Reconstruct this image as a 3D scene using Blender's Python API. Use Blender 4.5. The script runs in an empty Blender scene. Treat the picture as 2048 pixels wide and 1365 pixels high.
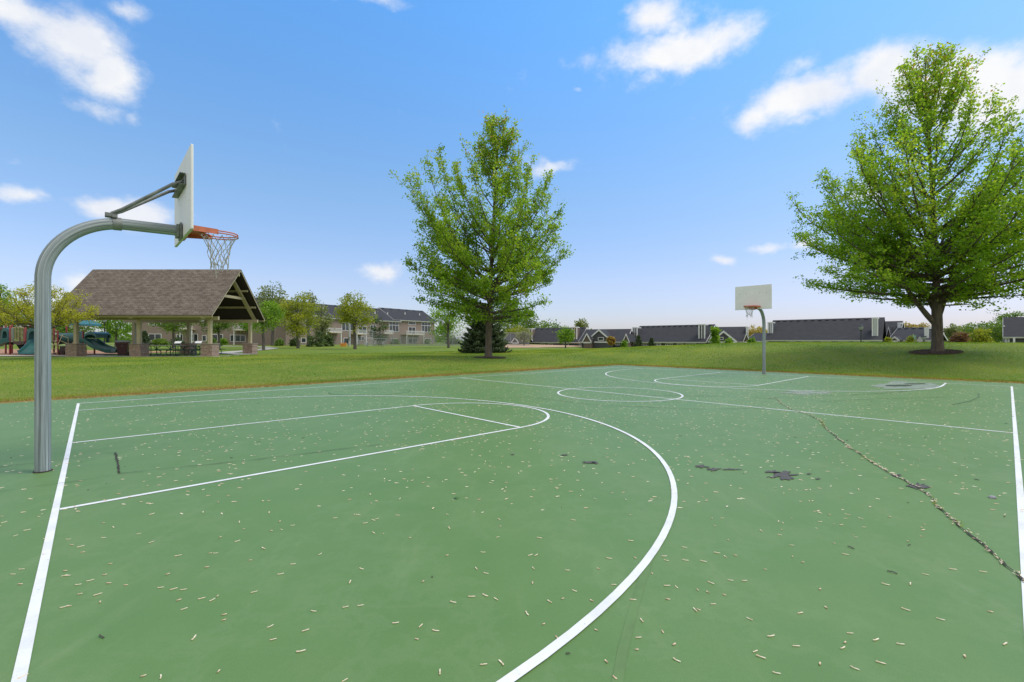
import bpy, math, random
import numpy as np
from mathutils import Vector, Matrix
random.seed(5)
S = bpy.context.scene
COL = S.collection
F = 913.22; EYE = 1.522; HZ = 682.5; CX = 1024.0
SY, CY = 0.7358, 0.6772          # court axes seen from the camera

# ------------------------------------------------------------------ places
def C(X, Y, z=0.0):              # court coordinates -> world
    dx, dy = X - .2403, Y - .0565
    return Vector((SY*dx - CY*dy, CY*dx + SY*dy, z))
def Cinv(x, y):
    return .2403 + SY*x + CY*y, .0565 - CY*x + SY*y
XE, YE, XN, YN = 24.85, 16.75, -3.4, -3.0     # edges of the paved court
L, W, M = 22.9, 15.39, 7.69
def ss(a, b, x):
    t = np.clip((x - a)/(b - a), 0, 1); return t*t*(3 - 2*t)
def gh_np(x, y):
    X, Y = Cinv(x, y)
    dR = np.maximum(X - XE, 0) + np.maximum(XN - X, 0)
    dL = np.maximum(Y - YE, 0) + np.maximum(YN - Y, 0)
    d = np.hypot(dR, dL)
    a = np.where(y > 1, x/np.maximum(y, 1), np.where(x > 0, 2., -2.))
    w = ss(.0, .60, a)
    hL = .36*ss(0, 9, d) + .42*ss(24, 80, d)
    hR = 1.37*ss(0, 17, d) - 2.7*ss(25, 47, d)
    und = .05*np.sin(x*.23 + 1)*np.sin(y*.19)*ss(2, 8, d)
    return np.where(d <= 1e-6, -.12, (1 - w)*hL + w*hR + und*(1-.7*w) + .012), d
def gh(x, y): return float(gh_np(np.array(float(x)), np.array(float(y)))[0])
def P(px, z, h=None):            # the point seen at column px, at depth z
    x = (px - CX)/F*z
    return Vector((x, z, gh(x, z) if h is None else h))
def H(py, z): return EYE + (HZ - py)/F*z

# ------------------------------------------------------------------ builder
class MB:
    def __init__(s): s.v = []; s.f = []
    def add(s, vs, fs):
        o = len(s.v); s.v += [tuple(v) for v in vs]; s.f += [tuple(i + o for i in f) for f in fs]; return s
    def box(s, c, d, rz=0, M4=None):
        x, y, z = d[0]/2, d[1]/2, d[2]/2; ca, sa = math.cos(rz), math.sin(rz)
        vs = []
        for dz in (-z, z):
            for dx, dy in ((-x, -y), (x, -y), (x, y), (-x, y)):
                vs.append((c[0] + dx*ca - dy*sa, c[1] + dx*sa + dy*ca, c[2] + dz))
        return s.add(vs, [(3, 2, 1, 0), (4, 5, 6, 7), (0, 1, 5, 4), (1, 2, 6, 5), (2, 3, 7, 6), (3, 0, 4, 7)])
    def b2(s, a, b):
        return s.box([(a[i] + b[i])/2 for i in range(3)], [abs(b[i] - a[i]) for i in range(3)])
    def beam(s, p, q, w, h, up=(0, 0, 1)):
        p, q = Vector(p), Vector(q); t = (q - p).normalized(); u = Vector(up)
        if abs(t.dot(u)) > .98: u = Vector((0, 1, 0))
        r = t.cross(u).normalized(); u = r.cross(t)
        vs = [c + r*a*w/2 + u*b*h/2 for c in (p, q) for a, b in ((-1, -1), (1, -1), (1, 1), (-1, 1))]
        return s.add(vs, [(0, 1, 2, 3), (7, 6, 5, 4), (4, 5, 1, 0), (5, 6, 2, 1), (6, 7, 3, 2), (7, 4, 0, 3)])
    def tube(s, pts, rad, n=8, caps=True, closed=False):
        pts = [Vector(p) for p in pts]; m = len(pts)
        if not hasattr(rad, '__len__'): rad = [rad]*m
        prev = None; o = len(s.v)
        for i, p in enumerate(pts):
            if closed: t = pts[(i + 1) % m] - pts[i - 1]
            else: t = pts[min(i + 1, m - 1)] - pts[max(i - 1, 0)]
            if t.length < 1e-9: t = Vector((0, 0, 1))
            t.normalize()
            if prev is None:
                a = Vector((0, 0, 1)) if abs(t.z) < .9 else Vector((1, 0, 0))
                r = t.cross(a).normalized()
            else:
                r = prev - t*prev.dot(t)
                if r.length < 1e-6: r = t.orthogonal()
                r.normalize()
            prev = r; u = t.cross(r)
            for k in range(n):
                an = 2*math.pi*k/n
                s.v.append(tuple(p + (r*math.cos(an) + u*math.sin(an))*rad[i]))
        for i in range(m if closed else m - 1):
            j = (i + 1) % m
            for k in range(n):
                l = (k + 1) % n
                s.f.append((o + i*n + k, o + i*n + l, o + j*n + l, o + j*n + k))
        if caps and not closed:
            s.f.append(tuple(o + k for k in range(n))[::-1]); s.f.append(tuple(o + (m - 1)*n + k for k in range(n)))
        return s
    def prism(s, poly, e):       # closed polygon extruded along vector e
        e = Vector(e); n = len(poly); a = [Vector(p) for p in poly]
        return s.add(a + [p + e for p in a], [tuple(range(n))[::-1], tuple(range(n, 2*n))] +
                     [(i, (i + 1) % n, n + (i + 1) % n, n + i) for i in range(n)])
    def sheet(s, pts):
        return s.add(pts, [tuple(range(len(pts)))])
    def lathe(s, prof, c=(0, 0, 0), n=16):
        o = len(s.v); m = len(prof)
        for r, z in prof:
            for k in range(n):
                an = 2*math.pi*k/n; s.v.append((c[0] + r*math.cos(an), c[1] + r*math.sin(an), c[2] + z))
        for i in range(m - 1):
            for k in range(n):
                l = (k + 1) % n; s.f.append((o + i*n + k, o + i*n + l, o + (i + 1)*n + l, o + (i + 1)*n + k))
        return s
    def build(s, name, mat, parent=None, smooth=False, bevel=0, loc=None):
        me = bpy.data.meshes.new(name)
        off = loc or (0, 0, 0)
        me.from_pydata([(v[0] - off[0], v[1] - off[1], v[2] - off[2]) for v in s.v], [], s.f); me.update()
        import bmesh
        b = bmesh.new(); b.from_mesh(me); bmesh.ops.recalc_face_normals(b, faces=b.faces); b.to_mesh(me); b.free()
        if smooth:
            me.polygons.foreach_set('use_smooth', [True]*len(me.polygons))
            try: me.set_sharp_from_angle(angle=math.radians(40))
            except Exception: pass
        me.materials.append(mat)
        o = bpy.data.objects.new(name, me); COL.objects.link(o)
        if parent: o.parent = parent
        if loc: o.location = loc
        if bevel:
            m = o.modifiers.new('bevel', 'BEVEL'); m.width = bevel; m.segments = 2; m.limit_method = 'ANGLE'
        return o
def np_mesh(name, V, n, mat, parent=None, rnd=None, loc=None, smooth=False):   # V: (N*n,3), faces of n consecutive verts
    N = len(V)//n
    me = bpy.data.meshes.new(name)
    me.vertices.add(len(V)); me.vertices.foreach_set('co', np.ascontiguousarray(V, dtype=np.float32).ravel())
    me.loops.add(len(V)); me.loops.foreach_set('vertex_index', np.arange(len(V), dtype=np.int32))
    me.polygons.add(N); me.polygons.foreach_set('loop_start', np.arange(N, dtype=np.int32)*n)
    me.polygons.foreach_set('loop_total', np.full(N, n, dtype=np.int32))
    if rnd is not None:
        at = me.attributes.new('rnd', 'FLOAT', 'POINT'); at.data.foreach_set('value', np.repeat(rnd, n).astype(np.float32))
    me.update(calc_edges=True)
    me.materials.append(mat)
    o = bpy.data.objects.new(name, me); COL.objects.link(o)
    if parent: o.parent = parent
    if loc is not None: o.location = loc
    return o
def tag(o, label, cat, group=None, kind=None):
    o['label'] = label; o['category'] = cat
    if group: o['group'] = group
    if kind: o['kind'] = kind
    return o
def thing(name, label, cat, loc=(0, 0, 0), rz=0, group=None):
    o = bpy.data.objects.new(name, None); COL.objects.link(o); o.empty_display_size = .2
    o.location = loc; o.rotation_euler = (0, 0, rz)
    return tag(o, label, cat, group)
def struct(o, label=None):
    o['kind'] = 'structure'
    if label: o['label'] = label
    return o

# ------------------------------------------------------------------ materials
def nmat(name):
    m = bpy.data.materials.new(name); m.use_nodes = True; nt = m.node_tree
    return m, nt, nt.nodes['Principled BSDF']
def N(nt, t, **k):
    n = nt.nodes.new(t)
    for a, b in k.items():
        if a in n.inputs.keys() if isinstance(a, str) else False: n.inputs[a].default_value = b
        else: setattr(n, a, b)
    return n
def ramp(nt, fac, stops):
    r = nt.nodes.new('ShaderNodeValToRGB'); e = r.color_ramp.elements
    while len(e) < len(stops): e.new(.5)
    for i, (p, c) in enumerate(stops): e[i].position = p; e[i].color = (*c, 1)
    nt.links.new(fac, r.inputs[0]); return r.outputs[0]
def noise(nt, scale, detail=4, rough=.55, vec=None, coord='Object', stretch=None):
    if vec is None:
        tc = nt.nodes.new('ShaderNodeTexCoord'); vec = tc.outputs[coord]
    if stretch:
        mp = nt.nodes.new('ShaderNodeMapping'); mp.inputs['Scale'].default_value = stretch
        nt.links.new(vec, mp.inputs[0]); vec = mp.outputs[0]
    n = nt.nodes.new('ShaderNodeTexNoise'); n.inputs['Scale'].default_value = scale
    n.inputs['Detail'].default_value = detail; n.inputs['Roughness'].default_value = rough
    nt.links.new(vec, n.inputs['Vector']); return n.outputs['Fac']
def mixc(nt, fac, a, b, mode='MIX'):
    m = nt.nodes.new('ShaderNodeMix'); m.data_type = 'RGBA'; m.blend_type = mode
    for v, i in ((fac, 0), (a, 6), (b, 7)):
        if isinstance(v, (int, float)): m.inputs[i].default_value = v
        elif isinstance(v, tuple): m.inputs[i].default_value = (*v, 1)
        else: nt.links.new(v, m.inputs[i])
    return m.outputs[2]
def bump(nt, b, h, strength, dist=.02):
    n = nt.nodes.new('ShaderNodeBump'); n.inputs['Strength'].default_value = strength; n.inputs['Distance'].default_value = dist
    nt.links.new(h, n.inputs['Height']); nt.links.new(n.outputs[0], b.inputs['Normal'])
def mathn(nt, op, a, b=None, c=None, clamp=False):
    n = nt.nodes.new('ShaderNodeMath'); n.operation = op; n.use_clamp = clamp
    for i, v in enumerate((a, b, c)):
        if v is None: continue
        if isinstance(v, (int, float)): n.inputs[i].default_value = v
        else: nt.links.new(v, n.inputs[i])
    return n.outputs[0]
def plain(name, col, rough=.6, var=.25, scale=6, metal=0, bmp=0, stretch=None, detail=5):
    m, nt, b = nmat(name)
    n = noise(nt, scale, detail, stretch=stretch)
    lo = tuple(c*(1 - var) for c in col); hi = tuple(min(c*(1 + var), .95) for c in col)
    nt.links.new(ramp(nt, n, [(.3, lo), (.7, hi)]), b.inputs['Base Color'])
    b.inputs['Roughness'].default_value = rough; b.inputs['Metallic'].default_value = metal
    if bmp: bump(nt, b, n, bmp)
    return m
def foliage(name, stops, trans=.35, rough=.55):
    m, nt, b = nmat(name)
    a = nt.nodes.new('ShaderNodeAttribute'); a.attribute_name = 'rnd'
    c = ramp(nt, a.outputs['Fac'], stops)
    nt.links.new(c, b.inputs['Base Color']); b.inputs['Roughness'].default_value = rough
    b.inputs['Specular IOR Level'].default_value = .3
    t = nt.nodes.new('ShaderNodeBsdfTranslucent')
    br = nt.nodes.new('ShaderNodeMix'); br.data_type = 'RGBA'; br.blend_type = 'MULTIPLY'; br.inputs[0].default_value = 1
    nt.links.new(c, br.inputs[6]); br.inputs[7].default_value = (1.8, 1.75, .8, 1)
    nt.links.new(br.outputs[2], t.inputs[0])
    mx = nt.nodes.new('ShaderNodeMixShader'); mx.inputs[0].default_value = trans
    nt.links.new(b.outputs[0], mx.inputs[1]); nt.links.new(t.outputs[0], mx.inputs[2])
    nt.links.new(mx.outputs[0], nt.nodes['Material Output'].inputs[0])
    return m
def brickmat(name, cols, mortar, bw, rh, rough=.8, ms=.012, axis=(0, 0, 0), bmp=.6, scale_noise=1.5, off=.5):
    m, nt, b = nmat(name)
    tc = nt.nodes.new('ShaderNodeTexCoord'); mp = nt.nodes.new('ShaderNodeMapping')
    mp.inputs['Rotation'].default_value = axis; nt.links.new(tc.outputs['Object'], mp.inputs[0])
    br = nt.nodes.new('ShaderNodeTexBrick'); br.inputs['Scale'].default_value = 1
    br.inputs['Brick Width'].default_value = bw; br.inputs['Row Height'].default_value = rh
    br.inputs['Mortar Size'].default_value = ms; br.inputs['Mortar Smooth'].default_value = .3; br.offset = off
    br.inputs['Color1'].default_value = (*cols[0], 1); br.inputs['Color2'].default_value = (*cols[1], 1); br.inputs['Mortar'].default_value = (*mortar, 1)
    nt.links.new(mp.outputs[0], br.inputs['Vector'])
    n = noise(nt, scale_noise, 6)
    b.inputs['Specular IOR Level'].default_value = .12
    c = mixc(nt, .55, br.outputs['Color'], ramp(nt, n, [(.3, cols[2]), (.7, cols[3])]), 'MIX') if len(cols) > 3 else br.outputs['Color']
    nt.links.new(c, b.inputs['Base Color']); b.inputs['Roughness'].default_value = rough
    inv = mathn(nt, 'SUBTRACT', 1, br.outputs['Fac']); bump(nt, b, inv, bmp, .02)
    return m

def court_mat():
    m, nt, b = nmat('court_acrylic_green')
    tc = nt.nodes.new('ShaderNodeTexCoord').outputs['Object']
    big = noise(nt, .22, 5, .6, tc); mid = noise(nt, 1.7, 6, .65, tc); fine = noise(nt, 160, 3, .7, tc); streak = noise(nt, 1.2, 6, .7, tc, stretch=(.5, 5, 1))
    c = ramp(nt, big, [(.28, (.098, .198, .052)), (.5, (.118, .225, .062)), (.75, (.146, .241, .077))])
    c = mixc(nt, ramp(nt, mid, [(.35, (0, 0, 0)), (.75, (.34, .34, .34))]), c, (.20, .275, .098))
    c = mixc(nt, ramp(nt, streak, [(.60, (0, 0, 0)), (.82, (.35, .35, .35))]), c, (.225, .295, .125))
    c = mixc(nt, ramp(nt, fine, [(.35, (.5, .5, .5)), (.6, (0, 0, 0))]), c, (.08, .155, .05))
    g2 = noise(nt, 38, 5, .7, tc); c = mixc(nt, ramp(nt, g2, [(.36, (.30, .30, .30)), (.55, (0, 0, 0))]), c, (.10, .185, .055))
    sw = noise(nt, .9, 7, .72, tc, stretch=(3.5, .6, 1)); c = mixc(nt, ramp(nt, sw, [(.55, (0, 0, 0)), (.74, (.28, .28, .28))]), c, (.225, .30, .13))
    wm = noise(nt, .55, 8, .7, tc); c = mixc(nt, ramp(nt, wm, [(.44, (0, 0, 0)), (.48, (.10, .10, .10)), (.50, (0, 0, 0))]), c, (.26, .33, .17))
    # scattered scuffs and chalky flecks
    sp = noise(nt, 9, 8, .75, tc, stretch=(1, 2.2, 1))
    c = mixc(nt, ramp(nt, sp, [(.68, (0, 0, 0)), (.78, (.4, .4, .4))]), c, (.26, .34, .22))
    dk = noise(nt, 5.5, 8, .72, tc)
    c = mixc(nt, ramp(nt, dk, [(.69, (0, 0, 0)), (.78, (.5, .5, .5))]), c, (.055, .105, .05))
    nt.links.new(c, b.inputs['Base Color']); b.inputs['Roughness'].default_value = .55; b.inputs['Specular IOR Level'].default_value = .36
    bump(nt, b, fine, .12, .004)
    return m
def line_mat():
    m, nt, b = nmat('line_paint_white')
    n = noise(nt, 3, 8, .7); n2 = noise(nt, 60, 4, .7)
    c = ramp(nt, n, [(.3, (.64, .64, .62)), (.6, (.80, .80, .785))])
    c = mixc(nt, ramp(nt, n2, [(.3, (.3, .3, .3)), (.45, (0, 0, 0))]), c, (.55, .56, .52))
    n3 = noise(nt, 22, 9, .78); c = mixc(nt, ramp(nt, n3, [(.62, (0, 0, 0)), (.68, (.8, .8, .8))]), c, (.24, .31, .17))
    nt.links.new(c, b.inputs['Base Color']); b.inputs['Roughness'].default_value = .6
    return m
def lawn_mat():
    m, nt, b = nmat('mown_lawn')
    tc = nt.nodes.new('ShaderNodeTexCoord').outputs['Object']
    n1 = noise(nt, .10, 5, .6, tc); n2 = noise(nt, .8, 6, .65, tc); n3 = noise(nt, 9, 5, .7, tc); n4 = noise(nt, 45, 3, .7, tc)
    c = ramp(nt, n1, [(.3, (.140, .250, .022)), (.5, (.22, .305, .030)), (.72, (.31, .345, .050))])
    n0 = noise(nt, .035, 3, .5, tc); c = mixc(nt, ramp(nt, n0, [(.38, (.65, .65, .65)), (.58, (0, 0, 0))]), c, (.105, .215, .016))
    c = mixc(nt, ramp(nt, n2, [(.38, (0, 0, 0)), (.66, (.75, .75, .75))]), c, (.30, .31, .055))
    c = mixc(nt, ramp(nt, n3, [(.35, (.55, .55, .55)), (.6, (0, 0, 0))]), c, (.09, .16, .016))
    c = mixc(nt, ramp(nt, n4, [(.4, (.5, .5, .5)), (.65, (0, 0, 0))]), c, (.06, .10, .016))
    a = nt.nodes.new('ShaderNodeAttribute'); a.attribute_name = 'edge'
    e = mathn(nt, 'MULTIPLY', a.outputs['Fac'], ramp(nt, n2, [(.25, (.35, .35, .35)), (.6, (1, 1, 1))]))
    c = mixc(nt, e, c, ramp(nt, n3, [(.3, (.24, .15, .055)), (.7, (.42, .31, .13))]))
    nt.links.new(c, b.inputs['Base Color']); b.inputs['Roughness'].default_value = .85; b.inputs['Specular IOR Level'].default_value = .15
    bump(nt, b, n4, .6, .05)
    return m
def galv_mat():
    m, nt, b = nmat('weathered_galvanised')
    a = nt.nodes.new('ShaderNodeAttribute'); a.attribute_name = 'pc'
    st = noise(nt, 5.5, 7, .72, a.outputs['Vector']); st2 = noise(nt, 3.2, 6, .7, a.outputs['Vector'], stretch=(1, 1, 8))
    c = ramp(nt, st, [(.36, (.085, .10, .10)), (.46, (.23, .26, .265)), (.55, (.32, .355, .36)), (.64, (.54, .58, .585))])
    c = mixc(nt, ramp(nt, st2, [(.55, (0, 0, 0)), (.7, (.7, .7, .7))]), c, (.14, .16, .155))
    nt.links.new(c, b.inputs['Base Color']); b.inputs['Roughness'].default_value = .62; b.inputs['Metallic'].default_value = .2
    bump(nt, b, st, .25, .004)
    return m
def bark(name, c0, c1):
    m, nt, b = nmat(name)
    n = noise(nt, 5, 7, .7, stretch=(2.2, 2.2, .35)); n2 = noise(nt, .8, 3)
    c = ramp(nt, n, [(.35, c0), (.65, c1)])
    c = mixc(nt, ramp(nt, n2, [(.45, (0, 0, 0)), (.7, (.5, .5, .5))]), c, (.09, .085, .045))
    nt.links.new(c, b.inputs['Base Color']); b.inputs['Roughness'].default_value = .9; bump(nt, b, n, .9, .06)
    return m

MT = dict(
    court=court_mat(), line=line_mat(), lawn=lawn_mat(), galv=galv_mat(),
    steel=plain('dull_steel', (.20, .21, .20), .5, .35, 8, .35),
    darksteel=plain('dark_steel_channel', (.19, .20, .175), .6, .4, 12, .3),
    board=plain('backboard_cream', (.82, .785, .745), .55, .05, 2),
    boardedge=plain('board_edge', (.55, .55, .42), .6, .12, 5),
    orange=plain('rim_orange', (.56, .150, .070), .5, .2, 12),
    rope=plain('net_cord', (.42, .40, .34), .9, .35, 30),
    crack=plain('crack_asphalt', (.038, .032, .025), .95, .5, 30),
    patch=plain('bare_asphalt', (.088, .086, .080), .95, .4, 40),
    puddle=plain('wet_dark_stain', (.030, .055, .022), .95, .5, 6),
    chalk=plain('dried_silt', (.20, .25, .19), .85, .25, 5),
    skid=plain('skid_mark', (.112, .200, .062), .7, .12, 5),
    scuff=plain('scuff_rubber', (.080, .150, .050), .8, .2, 8),
    concrete=plain('concrete', (.42, .39, .33), .85, .18, 1.2),
    chips=plain('wood_chips', (.36, .19, .10), .95, .55, 14, bmp=.6),
    dirt=plain('infield_dirt', (.44, .29, .17), .95, .2, .8),
    mulch=plain('bark_mulch', (.085, .060, .048), .95, .5, 14, bmp=.8),
    seed=foliage('seed_tan', [(0, (.46, .26, .15)), (.45, (.76, .58, .41)), (1, (.86, .76, .60))], .15, .7),
    shingle=brickmat('brown_shingles', ((.115, .090, .070), (.250, .210, .168), (.105, .080, .063), (.235, .195, .155)), (.055, .043, .035), .45, .19, ms=.028, scale_noise=3),
    dshingle=brickmat('charcoal_shingles', ((.045, .045, .049), (.062, .062, .067), (.045, .045, .049), (.062, .062, .066)), (.03, .03, .032), .6, .22, ms=.012, bmp=.2, scale_noise=1.2),
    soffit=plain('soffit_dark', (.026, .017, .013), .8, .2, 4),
    beige=plain('painted_timber', (.44, .37, .22), .6, .10, 4),
    stone=brickmat('stacked_ledgestone', ((.56, .40, .30), (.26, .17, .14), (.20, .14, .12), (.66, .50, .37)), (.09, .065, .05), .21, .075, ms=.008, axis=(math.pi/2, 0, 0), bmp=1, scale_noise=9),
    cap=plain('stone_cap', (.30, .25, .21), .85, .2, 6),
    siding=brickmat('brown_lap_siding', ((.27, .208, .168), (.285, .22, .178), (.26, .20, .162), (.30, .232, .188)), (.17, .13, .105), 6, .20, ms=.014, axis=(math.pi/2, 0, 0), bmp=.5),
    gsiding=brickmat('grey_lap_siding', ((.085, .085, .088), (.095, .095, .098), (.085, .085, .088), (.10, .10, .10)), (.05, .05, .05), 6, .2, ms=.014, axis=(math.pi/2, 0, 0), bmp=.5),
    bsiding=brickmat('slate_siding', ((.08, .10, .11), (.09, .11, .12), (.08, .10, .11), (.10, .12, .13)), (.05, .06, .07), 6, .2, ms=.014, axis=(math.pi/2, 0, 0), bmp=.5),
    tsiding=brickmat('taupe_siding', ((.16, .12, .10), (.18, .135, .11), (.16, .12, .10), (.19, .14, .12)), (.09, .07, .06), 6, .2, ms=.014, axis=(math.pi/2, 0, 0), bmp=.5),
    white=plain('white_trim', (.70, .69, .66), .5, .06, 4),
    green_pl=plain('play_green_plastic', (.030, .115, .105), .35, .12, 3),
    teal=plain('play_teal_roof', (.035, .16, .18), .4, .12, 3),
    red_p=plain('play_red_post', (.22, .022, .020), .4, .15, 6),
    cream_p=plain('play_cream_rail', (.52, .41, .22), .45, .1, 6),
    brown_p=plain('play_brown_deck', (.075, .050, .045), .7, .2, 10),
    maroon=plain('cart_maroon', (.060, .018, .022), .4, .15, 4),
    greylid=plain('cart_lid_grey', (.30, .31, .31), .5, .1, 4),
    rubber=plain('black_rubber', (.02, .02, .02), .8, .2, 10),
    tgreen=plain('table_green', (.020, .045, .030), .45, .2, 6),
    black=plain('black_paint', (.015, .016, .016), .45, .2, 6),
    alu=plain('bleacher_aluminium', (.48, .49, .49), .4, .1, 5, .4),
    orangebox=plain('orange_plastic', (.70, .27, .04), .5, .1, 4),
    signgreen=plain('sign_green', (.010, .22, .12), .45, .1, 4),
    signback=plain('sign_back', (.30, .30, .29), .45, .12, 4, .3),
    fence=plain('chainlink_wire', (.33, .34, .34), .5, .15, 6, .4),
    bark=bark('maple_bark', (.060, .045, .034), (.165, .125, .090)),
    bark2=bark('grey_bark', (.07, .06, .05), (.15, .13, .11)),
    conebark=bark('spruce_bark', (.05, .04, .03), (.11, .085, .06)),
    rock=plain('grey_stone', (.30, .30, .31), .8, .3, 40),
)
m, nt, b = nmat('window_glass'); MT['glass'] = m
nt.links.new(ramp(nt, noise(nt, .7, 2), [(.4, (.02, .025, .028)), (.7, (.07, .085, .09))]), b.inputs['Base Color'])
b.inputs['Roughness'].default_value = .08; b.inputs['Specular IOR Level'].default_value = .6
m, nt, b = nmat('glossy_green_leaf'); MT['leafy'] = m
b.inputs['Base Color'].default_value = (.06, .14, .02, 1)

FOL = dict(
    maple=foliage('maple_leaves', [(0, (.105, .195, .016)), (.35, (.175, .300, .027)), (.7, (.275, .395, .044)), (.93, (.39, .47, .065)), (1, (.36, .21, .07))], .55),
    maple2=foliage('maple_leaves_b', [(0, (.115, .210, .017)), (.35, (.185, .325, .028)), (.7, (.295, .425, .046)), (.95, (.42, .50, .07)), (1, (.38, .21, .07))], .57),
    locust=foliage('locust_leaves', [(0, (.22, .235, .028)), (.5, (.36, .365, .045)), (1, (.50, .47, .085))], .5),
    yellowgreen=foliage('yellowgreen_leaves', [(0, (0.157, 0.194, 0.020)), (.5, (0.281, 0.312, 0.032)), (1, (0.421, 0.423, 0.057))], .42),
    green=foliage('mid_green_leaves', [(0, (0.070, 0.135, 0.020)), (.5, (0.131, 0.220, 0.032)), (1, (0.211, 0.295, 0.049))], .35),
    fresh=foliage('fresh_green_leaves', [(0, (0.096, 0.203, 0.020)), (.5, (0.176, 0.304, 0.028)), (1, (0.264, 0.389, 0.043))], .4),
    sage=foliage('sage_leaves', [(0, (0.131, 0.160, 0.057)), (.5, (0.211, 0.245, 0.088)), (1, (0.316, 0.346, 0.142))], .3),
    tan=foliage('budding_tan_leaves', [(0, (0.299, 0.227, 0.078)), (.5, (0.439, 0.338, 0.106)), (1, (0.421, 0.405, 0.100))], .3),
    plum=foliage('plum_leaves', [(0, (0.124, 0.059, 0.043)), (.5, (0.211, 0.110, 0.064)), (1, (0.246, 0.186, 0.057))], .3),
    dark=foliage('dark_shrub_leaves', [(0, (0.039, 0.071, 0.020)), (.5, (0.079, 0.126, 0.034)), (1, (0.140, 0.194, 0.049))], .2),
    spruce=foliage('spruce_needles', [(0, (0.024, 0.046, 0.022)), (.5, (0.057, 0.089, 0.038)), (1, (0.128, 0.169, 0.074))], .12, .7),
    bronze=foliage('bronze_leaves', [(0, (0.216, 0.135, 0.027)), (.5, (0.351, 0.230, 0.047)), (1, (0.405, 0.297, 0.081))], .3),
    grass=foliage('grass_blades', [(0, (.26, .165, .06)), (.18, (.44, .33, .14)), (.22, (.115, .215, .020)), (.6, (.215, .305, .030)), (1, (.38, .40, .065))], .35, .7),
)

# ------------------------------------------------------------------ camera, sun, sky
cam = bpy.data.objects.new('camera', bpy.data.cameras.new('camera')); COL.objects.link(cam)
cam.location = (0, 0, EYE); cam.rotation_euler = (math.pi/2, 0, 0)
cam.data.sensor_width = 36; cam.data.lens = F/2048*36; cam.data.clip_end = 3000; cam.data.clip_start = .05
S.camera = cam
SUN = Vector((.80, .04, 1.28)).normalized()
sd = bpy.data.lights.new('sun', 'SUN'); sd.energy = 2.0; sd.angle = math.radians(22); sd.color = (1, .955, .89)
so = bpy.data.objects.new('sun', sd); COL.objects.link(so); so.rotation_euler = SUN.to_track_quat('Z', 'Y').to_euler(); so.location = (30, 20, 60)
W_ = bpy.data.worlds.new('World'); S.world = W_; W_.use_nodes = True; wt = W_.node_tree
bg = wt.nodes['Background']; bg.inputs[1].default_value = .13
sky = wt.nodes.new('ShaderNodeTexSky'); sky.sky_type = 'NISHITA'; sky.sun_disc = False
sky.sun_elevation = math.asin(SUN.z); sky.sun_rotation = math.atan2(SUN.x, SUN.y)
sky.air_density = 1.0; sky.dust_density = .6; sky.ozone_density = 1.6; sky.altitude = 0
hs = wt.nodes.new('ShaderNodeHueSaturation'); hs.inputs['Saturation'].default_value = 1.0; hs.inputs['Value'].default_value = 2.0
tint = ramp(wt, wt.nodes.new('ShaderNodeSeparateXYZ').outputs[2], [(.0, (.35, .405, .555)), (.035, (.435, .428, .545)), (.12, (.53, .50, .575)), (.30, (.535, .635, .69)), (.58, (.455, .80, 1.0))])
SEPZ = [n for n in wt.nodes if n.bl_idname == 'ShaderNodeSeparateXYZ'][0]
azr = ramp(wt, SEPZ.outputs[0], [(.05, (1, 1, 1)), (.62, (.97, .93, .955))])
wt.links.new(mixc(wt, 1.0, mixc(wt, 1.0, sky.outputs[0], tint, 'MULTIPLY'), azr, 'MULTIPLY'), hs.inputs['Color'])
gen = wt.nodes.new('ShaderNodeTexCoord').outputs['Generated']
sep = SEPZ; wt.links.new(gen, sep.inputs[0])
az = mathn(wt, 'ARCTAN2', sep.outputs[0], sep.outputs[1]); el = mathn(wt, 'ARCSINE', sep.outputs[2])
def fb(scale, det, rough, off=0):
    return noise(wt, scale, det, rough, gen, stretch=(1, 1, 1.7))
n_w1 = noise(wt, 7, 4, .55, gen); n_w2 = noise(wt, 7.7, 4, .55, gen, stretch=(1.3, 1.1, 1.2))
az = mathn(wt, 'ADD', az, mathn(wt, 'MULTIPLY', mathn(wt, 'SUBTRACT', n_w1, .5), .10))
el = mathn(wt, 'ADD', el, mathn(wt, 'MULTIPLY', mathn(wt, 'SUBTRACT', n_w2, .5), .06))
def pxae(px, py):
    x, z = px - CX, HZ - py
    return math.atan2(x, F), math.atan2(z, math.hypot(x, F))
blobs = [  # px, py, rx, ry, strength
    (40, 25, 130, 45, 1.0), (150, 85, 100, 62, 1.1), (205, 140, 75, 48, 1.1), (255, 25, 55, 28, .55),
    (190, 212, 62, 24, .62), (265, 236, 16, 18, .5), (42, 400, 58, 19, .95), (215, 415, 60, 24, 1.1), (275, 432, 75, 27, 1.1),
    (160, 570, 45, 26, .9), (85, 590, 45, 30, .8), (765, 543, 52, 21, 1.0), (1105, 337, 52, 17, .95),
    (1310, 32, 62, 40, 1.05), (1255, 30, 40, 18, .6), (1345, 100, 140, 40, 1.25), (1300, 140, 45, 32, .8), (1165, 122, 48, 26, .55),
    (1615, 125, 48, 24, .6), (1765, 145, 75, 46, 1.15), (1620, 192, 130, 44, 1.2), (1510, 230, 60, 32, .9), (1620, 240, 40, 16, .6),
    (1900, 160, 150, 58, 1.25), (2010, 180, 110, 72, 1.25), (1745, 385, 75, 22, .9), (1600, 490, 30, 13, .8), (1540, 494, 36, 11, .8), (1453, 524, 28, 13, .85),
    (740, 2, 100, 16, .5), (556, 268, 24, 32, .32), (22, 326, 28, 14, .42), (1420, 40, 26, 34, .42), (1490, 70, 30, 18, .38), (1710, 72, 20, 14, .33), (1155, 183, 14, 8, .5),
]
field = None
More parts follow.
